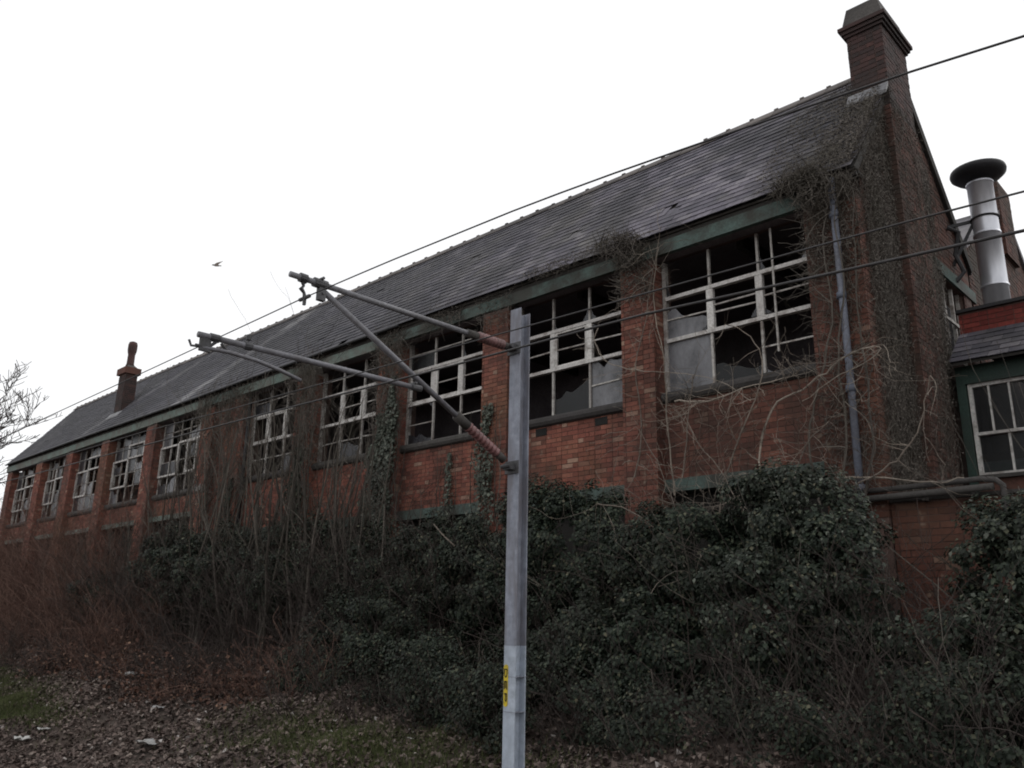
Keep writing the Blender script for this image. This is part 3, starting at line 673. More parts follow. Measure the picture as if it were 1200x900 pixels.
def sashwin(x0, x1):
    o = MB()
    for (a_, b_, c_, d_) in ((x0, x0 + .05, 2.0, 3.30), (x1 - .05, x1, 2.0, 3.30), (x0 + .05, x1 - .05, 3.25, 3.30), (x0 + .05, x1 - .05, 2.0, 2.04)): o.box(a_, b_, AY + .05, AY + .12, c_, d_)
    o = o.build('window', M['white'], ax)
    MB().box(x0 + .05, x1 - .05, AY + .04, AY + .1, 2.56, 2.60).build('meeting_rail', M['white'], o)
    for k in range(1, 4): xx = x0 + (x1 - x0) * k / 4; MB().box(xx - .012, xx + .012, AY + .06, AY + .09, 2.6, 3.25).build('glazing_bar', M['white'], o)
    xx = x0 + (x1 - x0) * .42; MB().box(xx - .014, xx + .014, AY + .08, AY + .11, 2.04, 2.56).build('glazing_bar', M['white'], o)
    for k in range(4): MB().box(x0 + (x1 - x0) * k / 4 + .02, x0 + (x1 - x0) * (k + 1) / 4 - .02, AY + .095, AY + .099, 2.61, 3.24).build('pane', M['clear'], o)
    MB().box(x0 + .05, x1 - .05, AY + .115, AY + .119, 2.04, 2.55).build('pane', M['clear'], o)
    MB().box(x0, x1, AY + .25, AY + .27, 2.0, 2.22).build('pale_panel', M['board_and_reflection'], o)
    MB().box(x0, x1, AY + .28, AY + .30, 2.221, 2.34).build('brown_panel', M['brown'], o)
for (a_, b_) in ((-3.23, -2.22), (-2.15, -1.1), (-1.03, .0)): sashwin(a_, b_)
m = MB(); m.box(.02, AX1, AY + .05, AY + .3, 2.0, 3.4); m.build('end_wall', M['brick_dark'], ax)
# flue
FX, FY = -3.02, 14.0
fu = thing('flue_pipe', (FX, FY, 4.3), 'shiny steel flue pipe with wide dark cowl rising beside the gable', 'flue')
f1 = MB(); prof = []
for z in np.arange(0, 2.69, .9):
    prof += [(.19, z), (.19, z + .85), (.203, z + .855), (.203, z + .89), (.19, z + .895)]
f1.lathe((FX, FY, 4.3), prof, 28).build('pipe', M['flue'], fu, smooth=False)
for p_ in fu.children[0].data.polygons: p_.use_smooth = abs(p_.normal.z) < .5
MB().lathe((FX, FY, 7.05), [(.195, 0), (.34, .03), (.405, .09), (.415, .13), (.405, .17), (.30, .22), (.12, .26), (.03, .27)], 32).build('cowl', M['blackiron'], fu, smooth=True)
fb = MB(); fb.tube([(FX + .205 * math.cos(a), FY + .205 * math.sin(a), 6.35) for a in np.linspace(0, 2 * math.pi, 20)], .018, 5)
for z in (6.35,): fb.bar((FX - .15, FY - .05, z), (X1 + .0, 13.7, z - .1), .035, .05); fb.bar((FX - .15, FY - .05, z - .02), (X1 + .0, 13.75, z - .75), .035, .05)
fb.tube([(X1 + .02, 13.6, 6.2), (X1 + .16, 13.65, 6.1), (X1 + .06, 13.7, 5.75), (X1 + .14, 13.75, 5.45), (X1 + .02, 13.7, 5.3)], .035, 6)
fb.build('bracket', M['blackiron'], fu)
# low wall under the annex with the two pipes on it
lw = thing('boundary_wall', (-2, 9.9, 0), 'low stained brick retaining wall beneath the two horizontal pipes', 'wall')
LX0, LX1 = -3.49, 3.0
m = MB().box(LX0, LX1, 9.858, 10.2, -1.0, 1.36); lwo = m.build('wall_core', M['mortar'], lw)
l = []; lay('front', LX0, LX1, -.3, 1.36, 9.85, l); q = MB(); [brick_into(q, b) for b in l]; q.build('brickwork', M['brick'], lwo, kind='stuff')
MB().box(LX0, LX1, 9.82, 12.5, 1.361, 1.40).build('deck', M['sill'], lw)
pp = thing('pipe_run', (-3, 9.8, 1.45), 'pair of mossy horizontal pipes running along the low wall to a return bend', 'pipe')
m = MB()
def lp(pts, r, mat=M['sill']):
    MB().tube(pts, r, 10).build('pipe', mat, pp, smooth=True)
lp([(-4.1, 9.72, 1.5), (-3.3, 9.72, 1.50), (-2.5, 9.72, 1.52), (-2.36, 9.73, 1.50), (-2.3, 9.74, 1.44), (-2.3, 9.74, 1.3), (-2.3, 9.75, .3)], .032)
lp([(-4.1, 9.70, 1.40), (-3.2, 9.70, 1.41), (-2.38, 9.71, 1.43)], .04)
for xx in (-3.9, -3.1, -2.6):
    MB().box(xx, xx + .04, 9.7, 9.82, 1.34, 1.39).build('pipe_clip', M['dark'], pp)

# ------------------------------------------------------------------ railway mast, arms, wires
MX, MY = -5.54, 5.82
ms = thing('railway_mast', (MX, MY, -2), 'grey steel H-section railway mast with yellow plate in the foreground', 'mast')
def hsec(z0, z1, s=.071, tf=.012, tw=.01, notch=0):
    q = MB(); q.box(MX - s, MX + s, MY - s, MY - s + tf, z0, z1 - .0)
    q.box(MX - s, MX + s, MY + s - tf, MY + s, z0, z1 - notch)
    q.box(MX - tw / 2, MX + tw / 2, MY - s + tf, MY + s - tf, z0, z1 - notch * 1.5); return q
hsec(-.23, 3.06, notch=.03).build('column', M['galv'], ms)
hsec(-2.1, -.23, .0715, .0125).build('painted_base', M['mastpaint'], ms)
for z in (-.5, -.8): MB().box(MX - .074, MX + .074, MY - .074, MY + .074, z, z + .004).build('band', M['galv'], ms)
MB().poly([(MX - .040 + .026 * math.cos(a), -.575 + (.155 if math.sin(a) >= 0 else -.155) + .026 * math.sin(a)) for a in np.linspace(0, 2 * math.pi, 25)[:-1]], PF, MY - .0765, MY - .0722).build('number_plate', M['yellow'], ms)
# letters D E P read downwards, turned a quarter clockwise
def stroke_letters():
    q = MB(); W_, H_, T_ = .07, .032, .010   # along z, across x
    xc = MX - .040
    def seg(u0, v0, u1, v1, zt):   # letter space: u right, v up  ->  down the mast, u -> -z, v -> +x
        a_ = (xc - H_ / 2 + v0, MY - .0775, zt - u0); b_ = (xc - H_ / 2 + v1, MY - .0775, zt - u1)
        q.bar(a_, b_, .0018, T_, up=(1, 0, 0) if abs(u1 - u0) > 1e-6 else (0, 0, 1))
    h, w_ = H_, .068
    z = -.435   # D
    seg(0, 0, 0, h, z); seg(0, h, w_ * .6, h, z); seg(0, 0, w_ * .6, 0, z); seg(w_ * .6, h, w_, h * .65, z); seg(w_, h * .65, w_, h * .35, z); seg(w_, h * .35, w_ * .6, 0, z)
    z = -.54  # E
    seg(0, 0, 0, h, z); seg(0, 0, w_, 0, z); seg(0, h / 2, w_ * .85, h / 2, z); seg(0, h, w_, h, z)
    z = -.645   # P
    seg(0, 0, 0, h, z); seg(0, h, w_ * .7, h, z); seg(w_ * .7, h, w_, h * .75, z); seg(w_, h * .75, w_ * .7, h * .45, z); seg(w_ * .7, h * .45, 0, h * .45, z)
    return q
stroke_letters().build('lettering', M['black'], ms)
ca = thing('cantilever_arm', (MX, MY - .08, 2.0), 'tubular steel catenary bracket with brown insulators reaching left from the mast', 'bracket')
def insul(a, b, name='insulator'):
    a = Vector(a); b = Vector(b); n = 9; pts = []; rad = []
    for k in range(n):
        for (f_, r_) in ((0, .034), (.2, .05), (.6, .048), (.8, .034)):
            pts.append(a.lerp(b, (k + f_) / n)); rad.append(r_)
    pts.append(b); rad.append(.026)
    MB().tube(pts, rad, 14).build(name, M['insul'], ca, smooth=True)
ua, ub = Vector((MX, 5.73, 2.63)), Vector((MX, 3.16, 2.61))
la, lb = Vector((MX, 5.73, 1.42)), Vector((MX, 3.47, 2.56))
MB().tube([ua + (ub - ua) * .235, ub], .0245, 12).build('top_tube', M['tube'], ca, smooth=True)
MB().tube([la + (lb - la) * .30, lb - (lb - la) * .01], .026, 12).build('diagonal_tube', M['tube'], ca, smooth=True)
insul(ua.lerp(ub, .06), ua.lerp(ub, .20)); insul(la.lerp(lb, .09), la.lerp(lb, .27))
for (a_, b_, f0, f1_, r_) in ((ua, ub, .20, .25, .04), (ua, ub, .035, .07, .035), (la, lb, .265, .33, .046), (la, lb, .05, .10, .038)):
    MB().tube([a_.lerp(b_, f0), a_.lerp(b_, f1_)], r_, 12).build('socket', M['cap'], ca, smooth=True)
for a_ in (ua, la):
    q = MB(); q.box(MX - .05, MX + .05, 5.66, 5.738, a_.z - .03, a_.z + .03); q.tube([(MX - .06, 5.65, a_.z), (MX + .06, 5.65, a_.z)], .018, 8)
    q.box(MX - .09, MX + .09, 5.728, 5.736, a_.z - .06, a_.z + .06); q.build('mast_clamp', M['fitting'], ca)
MB().tube([(MX, 4.50, 1.955), (MX, 3.6, 1.945), (MX, 2.48, 1.925)], .0225, 12).build('registration_tube', M['tube'], ca, smooth=True)
MB().tube([(MX + .0, 2.52, 1.835), (MX, 2.72, 1.85), (MX, 2.95, 1.84), (MX, 3.15, 1.81), (MX, 3.34, 1.77)], .0155, 10).build('steady_arm', M['tube'], ca, smooth=True)
q = MB(); q.tube([(MX, 3.38, 2.612), (MX, 3.50, 2.612)], .042, 10); q.box(MX - .022, MX + .022, 3.425, 3.49, 2.47, 2.60); q.tube([(MX - .035, 3.46, 2.53), (MX + .035, 3.46, 2.53)], .012, 6); q.tube([(MX - .05, 3.44, 2.65), (MX + .05, 3.44, 2.65)], .014, 6)
q.build('top_clamp', M['fitting'], ca)
q = MB(); q.tube([(MX, 4.44, 1.955), (MX, 4.55, 1.957)], .031, 10); q.tube([(MX - .04, 4.47, 1.99), (MX + .04, 4.47, 1.99)], .012, 6); q.build('tube_clamp', M['fitting'], ca)
q = MB(); q.tube([(MX, 2.57, 1.927), (MX, 2.64, 1.928)], .031, 10); q.box(MX - .012, MX + .012, 2.5, 2.58, 1.81, 1.92); q.tube([(MX, 2.62, 1.9), (MX, 2.56, 1.84), (MX, 2.47, 1.84)], .014, 6)
q.tube([(MX, 2.66, 1.9), (MX, 2.72, 1.85)], .012, 6); q.tube([(MX, 2.52, 1.84), (MX, 2.44, 1.83), (MX, 2.42, 1.87)], .01, 6); q.build('drop_bracket', M['fitting'], ca)
q = MB(); q.tube([(MX, 2.84, 1.932), (MX, 2.90, 1.933)], .031, 10); q.tube([(MX, 2.87, 1.98), (MX, 2.87, 2.02)], .02, 6); q.build('tube_clip', M['fitting'], ca)
q = MB(); q.tube([(MX, 3.25, 2.611), (MX, 3.31, 2.611)], .04, 10); q.tube([(MX, 3.28, 2.58), (MX + .0, 3.29, 2.545), (MX, 3.27, 2.52), (MX, 3.3, 2.49), (MX, 3.31, 2.45)], [.018, .012, .02, .013, .018], 6)
q.tube([(MX - .07, 3.31, 2.45), (MX + .07, 3.31, 2.45)], .016, 8); q.box(MX - .012, MX + .012, 3.3, 3.32, 2.39, 2.44); q.build('wire_hanger', M['fitting'], ca)
def wire(Y, zs, r, label):
    xs_ = [-90, -60, -40, -28] + list(np.linspace(-20, 3, 60)) + [8, 14, 25]
    X_ = [p[0] for p in zs]; Z_ = [p[1] for p in zs]; pts = []
    co = np.polyfit(X_, Z_, 2) if len(zs) > 2 else None
    for x in xs_:
        z = np.interp(x, X_, Z_)
        if x < X_[0]: z = Z_[0] + (x - X_[0]) * (Z_[1] - Z_[0]) / (X_[1] - X_[0])
        if x > X_[-1]: z = Z_[-1] + (x - X_[-1]) * (Z_[-1] - Z_[-2]) / (X_[-1] - X_[-2])
        pts.append((x, Y, z))
    o = MB().tube(pts, r, 6).build('overhead_wire', M['wire'], None, smooth=True)
    tag(o, label, 'wire'); return o
wA = [(-13.4, 2.36), (-9, 2.41), (-5.54, 2.455), (-4.5, 2.445), (-3.09, 2.41), (-2.4, 2.37), (-1.73, 2.32), (-.9, 2.25), (-.45, 2.2), (0.5, 2.1)]
wire(3.31, wA, .0055, 'top overhead wire hanging from the tubular bracket and crossing below the tall chimney')
wire(3.0, [(-12, 1.53), (-9, 1.48), (-5.5, 1.42), (-3.5, 1.38), (-2.1, 1.365), (-1, 1.305), (-.5, 1.28), (.5, 1.22)], .006, 'lowest overhead wire passing in front of the mast and the near windows')
wire(3.0, [(-12, 1.64), (-7.5, 1.585), (-6, 1.54), (-3.9, 1.50), (-2.1, 1.465), (-1, 1.44), (-.5, 1.42), (.5, 1.37)], .004, 'thin dark overhead wire just above the lowest one, between it and the bracket')

# ------------------------------------------------------------------ vegetation
def grow(m, p, d, length, r, depth, rr, spread=.5, up=.15, n=3, wob=.12, kids=(2, 4), minr=.0022, seg=4, shrink=.6):
    pts = [Vector(p)]; rad = [r]; dd = Vector(d).normalized(); st_ = length / seg
    for k in range(seg):
        dd = (dd + Vector((rr.gauss(0, wob), rr.gauss(0, wob), rr.gauss(0, wob) + up * .3))).normalized()
        pts.append(pts[-1] + dd * st_); rad.append(max(minr, r * (1 - .65 * (k + 1) / seg)))
    m.tube(pts, rad, n if r > .012 else 3, cap=False)
    if depth <= 0: return
    for _ in range(rr.randint(*kids)):
        k = rr.randint(1, seg); a = rr.uniform(0, 6.283)
        v = Vector((math.cos(a), math.sin(a), rr.uniform(-.1, .7))).normalized()
        nd = (dd * (1 - spread) + v * spread).normalized()
        grow(m, pts[k], nd, length * rr.uniform(shrink - .18, shrink + .12), max(minr, rad[k] * .6), depth - 1, rr, spread, up, n, wob, kids, minr, seg, shrink)

def clumpbush(name, label, cat, spots, size, dens, mat, stems, group=None, leafmat2=None, droop=.5, loc=None, inner=.55):
    """leafy bush: many small leaf clumps; spots = list of (x,y,z,rx,ry,rz)"""
    x0, y0, z0 = spots[0][:3] if loc is None else loc
    root = thing(name, (x0, y0, float(gz(x0, y0))), label, cat, group)
    Cs, Ns = [], []
    for (x, y, z, rx, ry, rz) in spots:
        if -12.5 < x < -3 and z > .1: z += .2
        if x >= -3: z -= .08; x -= .12
        area = (rx * rz + ry * rz + rx * ry); nc = max(8, int(area * 32))
        for _ in range(nc):
            v = NR.normal(size=3); v /= np.linalg.norm(v); v[1] = -abs(v[1]) if NR.random() < .75 else v[1]
            f_ = NR.uniform(inner, 1.02)
            c = np.array([x + v[0] * rx * f_, y + v[1] * ry * f_, z + v[2] * rz * f_])
            cr = NR.uniform(.10, .26); n = int(dens * cr * cr * 115)
            u = NR.normal(size=(n, 3)); u /= np.linalg.norm(u, axis=1, keepdims=True)
            ff = NR.uniform(.35, 1, size=(n, 1)) ** .6
            pos = c + u * ff * cr * np.array([1.1, 1, .85])
            Cs.append(pos); Ns.append(u * .5 + v * .5 + np.array([0, -.25, .45]) + NR.normal(size=(n, 3)) * .35)
    C_ = np.concatenate(Cs); N_ = np.concatenate(Ns)
    ok = (C_[:, 2] > gz(C_[:, 0], C_[:, 1]) + .02) & ((C_[:, 1] < 9.78) | (C_[:, 2] < -9))
    C_, N_ = C_[ok], N_[ok]
    sz = NR.uniform(.6, 1.35, size=len(C_)) * size
    sel = NR.random(len(C_)) < (.12 if leafmat2 else 0)
    leaves('foliage', C_[~sel], N_[~sel], sz[~sel], mat, root, droop=droop, kind='stuff')
    if leafmat2: leaves('pale_foliage', C_[sel], N_[sel], sz[sel], leafmat2, root, droop=droop, kind='stuff')
    m = MB(); rr = random.Random(int(abs(x0 * 100)))
    for (x, y, z, rx, ry, rz) in spots:
        for _ in range(stems):
            bx = x + rr.uniform(-rx, rx) * .8; by = y + rr.uniform(-ry, ry) * .5; b0 = float(gz(bx, by)) - .05
            grow(m, (bx, by, b0), (rr.uniform(-.3, .3), rr.uniform(-.35, .1), 1), max(.6, (z + rz - b0) * rr.uniform(.7, 1.0)), rr.uniform(.008, .02), 1, rr, .45, .1, 4, .14, (2, 4))
    m.build('stem', M['bark'], root, kind='stuff')
    return root, len(C_)
tot = 0
B = [
 ('ivy_bush', 'big dark ivy bush directly right of the mast below the second window', [(-7.6, 8.9, .75, 1.3, .8, .95), (-8.7, 8.8, .3, 1.0, .8, 1.2), (-7.0, 8.6, -.3, 1.3, 1.0, .9)]),
 ('ivy_bush', 'dark laurel-like bush under the sill of the largest near window', [(-5.6, 8.8, .55, 1.0, .75, .7), (-5.7, 8.2, -.5, 1.2, .9, .8), (-6.4, 8.9, .2, .8, .7, .8)]),
 ('ivy_bush', 'tallest ivy mound with glossy leaves at the foot of the downpipe', [(-4.2, 8.9, .85, .75, .65, .8), (-4.4, 8.5, 0, 1.0, .8, .9), (-3.7, 8.7, .25, .6, .6, .8)]),
 ('ivy_bush', 'leafy bush at the right edge hiding the end of the low wall', [(-1.95, 8.8, .45, .55, .6, .75), (-1.3, 8.7, .75, .8, .6, .8), (-2.2, 8.3, -.4, .9, .7, .7), (-.5, 8.7, .8, .9, .6, .8)]),
 ('ivy_bush', 'dark ground-hugging evergreen bush at the bottom right corner', [(-3.0, 7.6, -.9, 1.2, .8, .6), (-4.6, 7.3, -1.0, 1.2, .8, .6), (-1.6, 7.3, -.8, 1.2, .8, .7)]),
 ('ivy_bush', 'low evergreen bush spreading behind the base of the mast', [(-6.4, 7.3, -.95, 1.2, .8, .65), (-7.7, 7.4, -.9, 1.0, .8, .6)]),
 ('ivy_bush', 'dark ivy bush left of the mast below the green lower beam', [(-10.2, 8.9, .6, 1.1, .7, .85), (-11.6, 8.9, .5, 1.1, .7, .8), (-10.6, 8.2, -.3, 1.3, .9, .8)]),
 ('ivy_bush', 'shadowed evergreen bush at the foot of the bank left of the mast', [(-9.2, 7.7, -.8, 1.2, .8, .7), (-10.9, 7.6, -.9, 1.1, .8, .6)]),
 ('ivy_bush', 'ivy-clad mound among the bare saplings under the fourth window', [(-13.6, 9.0, .8, 1.2, .6, 1.1), (-15.0, 8.9, .8, 1.2, .7, 1.0), (-16.4, 9.0, .9, .9, .6, 1.1)]),
 ('ivy_bush', 'round dark evergreen bush among bare stems near the white paint marks', [(-19.0, 8.7, .9, 1.2, .8, 1.1), (-17.6, 8.7, .7, 1.2, .8, 1.0)]),
 ('ivy_bush', 'small grey-green bush inside the reddish thicket on the left', [(-22.3, 8.3, .5, .8, .6, .5)]),
]
for k, (nm, lb_, sp) in enumerate(B):
    r_, n_ = clumpbush(nm, lb_, 'bush', sp, (.031 if k in (4, 5, 7) else .036) if k not in (9, 10) else .044, (34 if k in (4, 5, 7) else 60) if k < 8 else 42, M['ivy'], 7, leafmat2=M['ivy_pale'] if k in (2, 3, 8) else None)
    tot += n_
# ivy climbing the piers
def wallivy(label, strips, n, mat, size):
    x0, z0 = strips[0][0], strips[0][2]
    root = thing('climbing_ivy', (x0, 9.75, z0), label, 'ivy'); Cs = []; Ns = []
    m = MB(); rr = random.Random(int(abs(x0) * 37))
    for (xa, xb, za_, zb_, y) in strips:
        A_ = (xb - xa) * (zb_ - za_); k = int(n * A_)
        zz_ = NR.uniform(za_, zb_, k); tt = (zz_ - za_) / (zb_ - za_)
        half = (xb - xa) / 2 * (1 - .75 * tt ** 1.5) * (0.75 + .25 * np.sin(zz_ * 7 + xa)); cc = (xa + xb) / 2 + .05 * np.sin(zz_ * 4)
        x_ = cc + NR.uniform(-1, 1, k) * half
        Cs.append(np.stack([x_, y - NR.uniform(.02, .16, k) * (1.2 - tt), zz_], 1)); Ns.append(NR.normal(size=(k, 3)) * .4 + np.array([0.1, -1, .5]))
        for _ in range(6):
            x = rr.uniform(xa, xb); pts = []; z = za_ - .3
            while z < zb_ + rr.uniform(-.3, .5): pts.append((x, y - .03, z)); x += rr.gauss(0, .03); z += .12
            if len(pts) > 2: m.tube(pts, [.012 - .009 * k_ / len(pts) for k_ in range(len(pts))], 4, cap=False)
    C_ = np.concatenate(Cs); N_ = np.concatenate(Ns)
    leaves('foliage', C_, N_, NR.uniform(.6, 1.3, len(C_)) * size, mat, root, droop=.5, kind='stuff')
    m.build('stem', M['bark'], root, kind='stuff'); return root
wallivy('dusty ivy climbing the brick pier just left of the mast', [(-10.45, -9.7, 1.2, 3.6, 9.78)], 520, M['ivy_pale'], .05)
wallivy('thick ivy column climbing the pier left of the third window', [(-13.75, -12.4, .9, 3.9, 9.78), (-13.0, -12.4, 2.5, 4.6, 9.78)], 700, M['ivy_pale'], .055)
wallivy('ivy sprig growing up the brick panel below the third window', [(-11.35, -11.0, 1.6, 2.9, 9.98)], 500, M['ivy_pale'], .045)
wallivy('dark ivy column on the pier between the fourth and fifth windows', [(-16.6, -15.4, .8, 3.6, 9.78)], 600, M['ivy'], .055)
wallivy('thin ivy on the wide blind pier in the middle of the front', [(-19.4, -18.5, .8, 3.2, 9.78)], 400, M['ivy'], .055)

ORD = ['first', 'second', 'third', 'fourth', 'fifth', 'sixth', 'seventh', 'eighth', 'ninth', 'tenth', 'eleventh', 'twelfth', 'thirteenth', 'fourteenth', 'fifteenth', 'sixteenth']
WINS = [BAYS[i] for i in (10, 9, 8, 7, 6, 4, 3, 2, 1, 0)]
def behind(x, y):
    X = x * 10 / y
    for k, (a, b) in enumerate(WINS):
        if a - .35 <= X <= b + .35: return ORD[k] + ' window'
    if -20.9 < X < -18.2: return 'wide blind pier'
    return 'far corner' if X < -36 else 'near corner'
def place_all(kind, prep, lst, fn, suffix=''):
    by = {}
    for it in lst: by.setdefault(behind(it[0], it[1]), []).append(it)
    for key, its in by.items():
        its.sort(key=lambda q: q[0])
        for k, it in enumerate(its):
            pos = '' if len(its) == 1 else ['left-hand ', 'right-hand '][k] if len(its) == 2 else (['leftmost ', 'middle ', 'rightmost '][k] if len(its) == 3 else ORD[k] + '-from-left ')
            fn(it, (pos + kind + ' ' + prep + ' the ' + key + ' from the near end' + suffix).strip() if 'window' in key else (pos + kind + ' ' + prep + ' the ' + key + suffix).strip())

# bare saplings in front of the middle windows
def sapling(x, y, h, label, group, lean=0., r=.022, mat='bark', depth=2, kids=(3, 5), sub=2):
    z = float(gz(x, y)); root = thing('bare_sapling', (x, y, z), label, 'sapling', group)
    rr = random.Random(int(abs(x * 991 + y * 77))); t_ = MB(); c_ = MB()
    for k in range(sub):
        px, py = x + rr.uniform(-.15, .15), y + rr.uniform(-.1, .1); pts = [Vector((px, py, z - .1))]; rad = [r]
        d = Vector((lean + rr.uniform(-.22, .22), rr.uniform(-.08, .08), 1)).normalized(); seg = 9; hh = h * rr.uniform(.75, 1)
        for i in range(seg):
            d = (d + Vector((rr.gauss(0, .1), rr.gauss(0, .07), .1))).normalized(); pts.append(pts[-1] + d * hh / seg); rad.append(max(.003, r * (1 - .85 * (i + 1) / seg)))
        t_.tube(pts, rad, 5, cap=False)
        for i in range(2, seg + 1):
            for _ in range(rr.randint(0, 2)):
                a = rr.uniform(0, 6.283); v = Vector((math.cos(a), math.sin(a) * .6, rr.uniform(.5, 1.3))).normalized()
                grow(c_, pts[i], v, hh * rr.uniform(.1, .26), max(.0035, rad[i] * .5), 1, rr, .4, .25, 3, .1, (1, 3), .0026)
    t_.build('trunk', M[mat], root); c_.build('crown', M[mat], root, kind='stuff')
    return root
gS = 'bare saplings standing in front of the middle windows'
sp = [(-11.9, 8.4, 3.5), (-12.7, 8.8, 4.6), (-13.3, 8.5, 5.2), (-14.0, 8.7, 5.4), (-14.6, 8.4, 5.8), (-15.2, 8.7, 5.0), (-15.9, 8.5, 5.9), (-16.6, 8.8, 5.5), (-17.4, 8.5, 5.6), (-18.0, 8.8, 4.4), (-18.9, 8.6, 5.4), (-19.8, 8.7, 4.6), (-20.9, 8.6, 4.2), (-22.0, 8.6, 3.6), (-23.5, 8.5, 3.3), (-24.6, 8.4, 3.0)]
sp += [(-13.0, 8.9, 5.0), (-14.4, 8.95, 5.6), (-15.6, 9.0, 6.2), (-17.0, 8.95, 5.8), (-18.4, 9.0, 5.2), (-20.3, 8.9, 5.0), (-12.2, 8.9, 4.0), (-10.9, 8.7, 3.0)]
place_all('thin bare grey sapling', 'standing before', sp, lambda q, lb: sapling(q[0], q[1], q[2], lb, gS, R.uniform(-.06, .06), R.uniform(.022, .04), sub=5))
# dead trunk and broken pale sticks
def stick(pts, r, label, name='dead_branch', mat='palestem', cat='branch'):
    o = MB().tube(pts, [r * (1 - .6 * k / len(pts)) for k in range(len(pts))], 6).build(name, M[mat], None, smooth=True); tag(o, label, cat)
stick([at(533, 640, 8.2), at(520, 628, 8.2), at(508, 614, 8.2)], .014, 'pale broken stick leaning over the dark bush left of the mast')
# reddish bare shrubs on the left
def shrub(x, y, h, spread, n, mat, label, group, cat='shrub', rt=.009, name='bare_shrub', dep=2):
    z = float(gz(x, y)); root = thing(name, (x, y, z), label, cat, group); rr = random.Random(int(abs(x * 313 + y * 17))); m = MB()
    for _ in range(n):
        a = rr.uniform(0, 6.283); q = rr.random() ** .5
        bx, by = x + math.cos(a) * spread * .5 * q, y + math.sin(a) * spread * .3 * q
        grow(m, (bx, by, float(gz(bx, by)) - .05), (math.cos(a) * q * .9, math.sin(a) * q * .6, 1), h * rr.uniform(.5, .85), rt * rr.uniform(.6, 1.2), dep, rr, .5, .0, 3, .16, (2, 4), .0025)
    m.build('twig', M[mat], root, kind='stuff'); return root
gR = 'reddish bare shrubs below the far windows'
L_ = [(x, 8.5 + .45 * math.sin(k * 2.1), 3.75 + .4 * math.sin(k * 1.7)) for k, x in enumerate(np.arange(-38.5, -20.5, .8))]
place_all('reddish bare shrub', 'below', L_, lambda q, lb: shrub(q[0], q[1], q[2], 1.8, 30, 'redtwig', lb, gR, rt=.011))
L_ = [(x, 7.45 + .3 * math.sin(k * 1.3), 1.7) for k, x in enumerate(np.arange(-33.0, -17.0, 1.1))]
place_all('low tangle of bare brown stems', 'below', L_, lambda q, lb: shrub(q[0], q[1], q[2], 1.5, 18, 'redtwig', lb, 'low tangles of stems along the left thicket', rt=.008))
L_ = [(x, 6.75 + .2 * math.sin(k * 1.9), .95) for k, x in enumerate(np.arange(-25.0, -8.8, .95))]
place_all('dark low scrub', 'at the litter edge below', L_, lambda q, lb: shrub(q[0], q[1], q[2] + .2 * math.sin(q[0] * 5), 1.5, 22, 'darktwig' if int(q[0] * 9) % 3 else 'redtwig', lb, 'dark scrub along the edge of the leaf litter', rt=.007))
gM = 'tangled brown undergrowth below the middle windows'
L_ = [(x, 8.1 + .4 * math.sin(k * 1.9), 2.3 + .4 * math.sin(k)) for k, x in enumerate(np.arange(-21.0, -8.5, .85))]
place_all('tangled grey-brown undergrowth shrub', 'below', L_, lambda q, lb: shrub(q[0], q[1], q[2], 1.5, 22, 'darktwig' if int(q[0] * 7) % 2 else 'bark', lb, gM, rt=.009))
gB = 'bramble tangles in front of the right-hand bushes'
L_ = [(-2.4, 6.9, 1.0), (-3.2, 6.8, 1.0), (-4.2, 6.8, .9), (-1.7, 6.9, 1.1), (-5.2, 6.9, .9), (-6.2, 6.9, .9), (-7.4, 7.0, .9), (-8.6, 7.1, .8), (-5.4, 7.6, 1.6), (-4.1, 7.7, 1.7), (-3.1, 7.8, 1.7), (-2.2, 7.7, 1.6), (-3.3, 9.0, 1.4), (-6.4, 8.0, 1.8), (-1.2, 7.8, 1.6)]
place_all('wiry leafless bramble tangle', 'over the bushes below', L_, lambda q, lb: shrub(q[0], q[1], q[2], 1.6, 18, 'darktwig', lb, gB, 'bramble', rt=.007, name='bramble'))
# rust-leaved brambles at the foot of the thicket
def rust(q_, label):
    x, y = q_
    root = thing('rusty_bramble', (x, y, float(gz(x, y))), label, 'bramble', 'rusty brambles at the edge of the leaf litter')
    n = 500; C_ = np.stack([NR.normal(x, .55, n), NR.normal(y, .25, n), np.zeros(n)], 1); C_[:, 2] = gz(C_[:, 0], C_[:, 1]) + np.abs(NR.normal(0, .28, n))
    leaves('foliage', C_, NR.normal(size=(n, 3)) + np.array([0, -.3, .8]), NR.uniform(.03, .065, n), M['rustleaf'], root, kind='stuff')
    rr = random.Random(int(-x * 50)); m = MB()
    for _ in range(24): grow(m, (x + rr.uniform(-.8, .8), y + rr.uniform(-.3, .3), float(gz(x, y)) - .1), (rr.uniform(-.8, .8), rr.uniform(-.6, .2), 1), rr.uniform(.5, 1.0), .005, 1, rr, .5, -.4, 3, .2, (1, 3), .0025)
    m.build('twig', M['redtwig'], root, kind='stuff')
place_all('low rust-leaved bramble', 'edging the leaf litter below', [(x, 6.65 + .15 * math.sin(x * 3)) for x in (-12.2, -13.6, -15.0, -16.6, -18.4, -20.4)], rust)

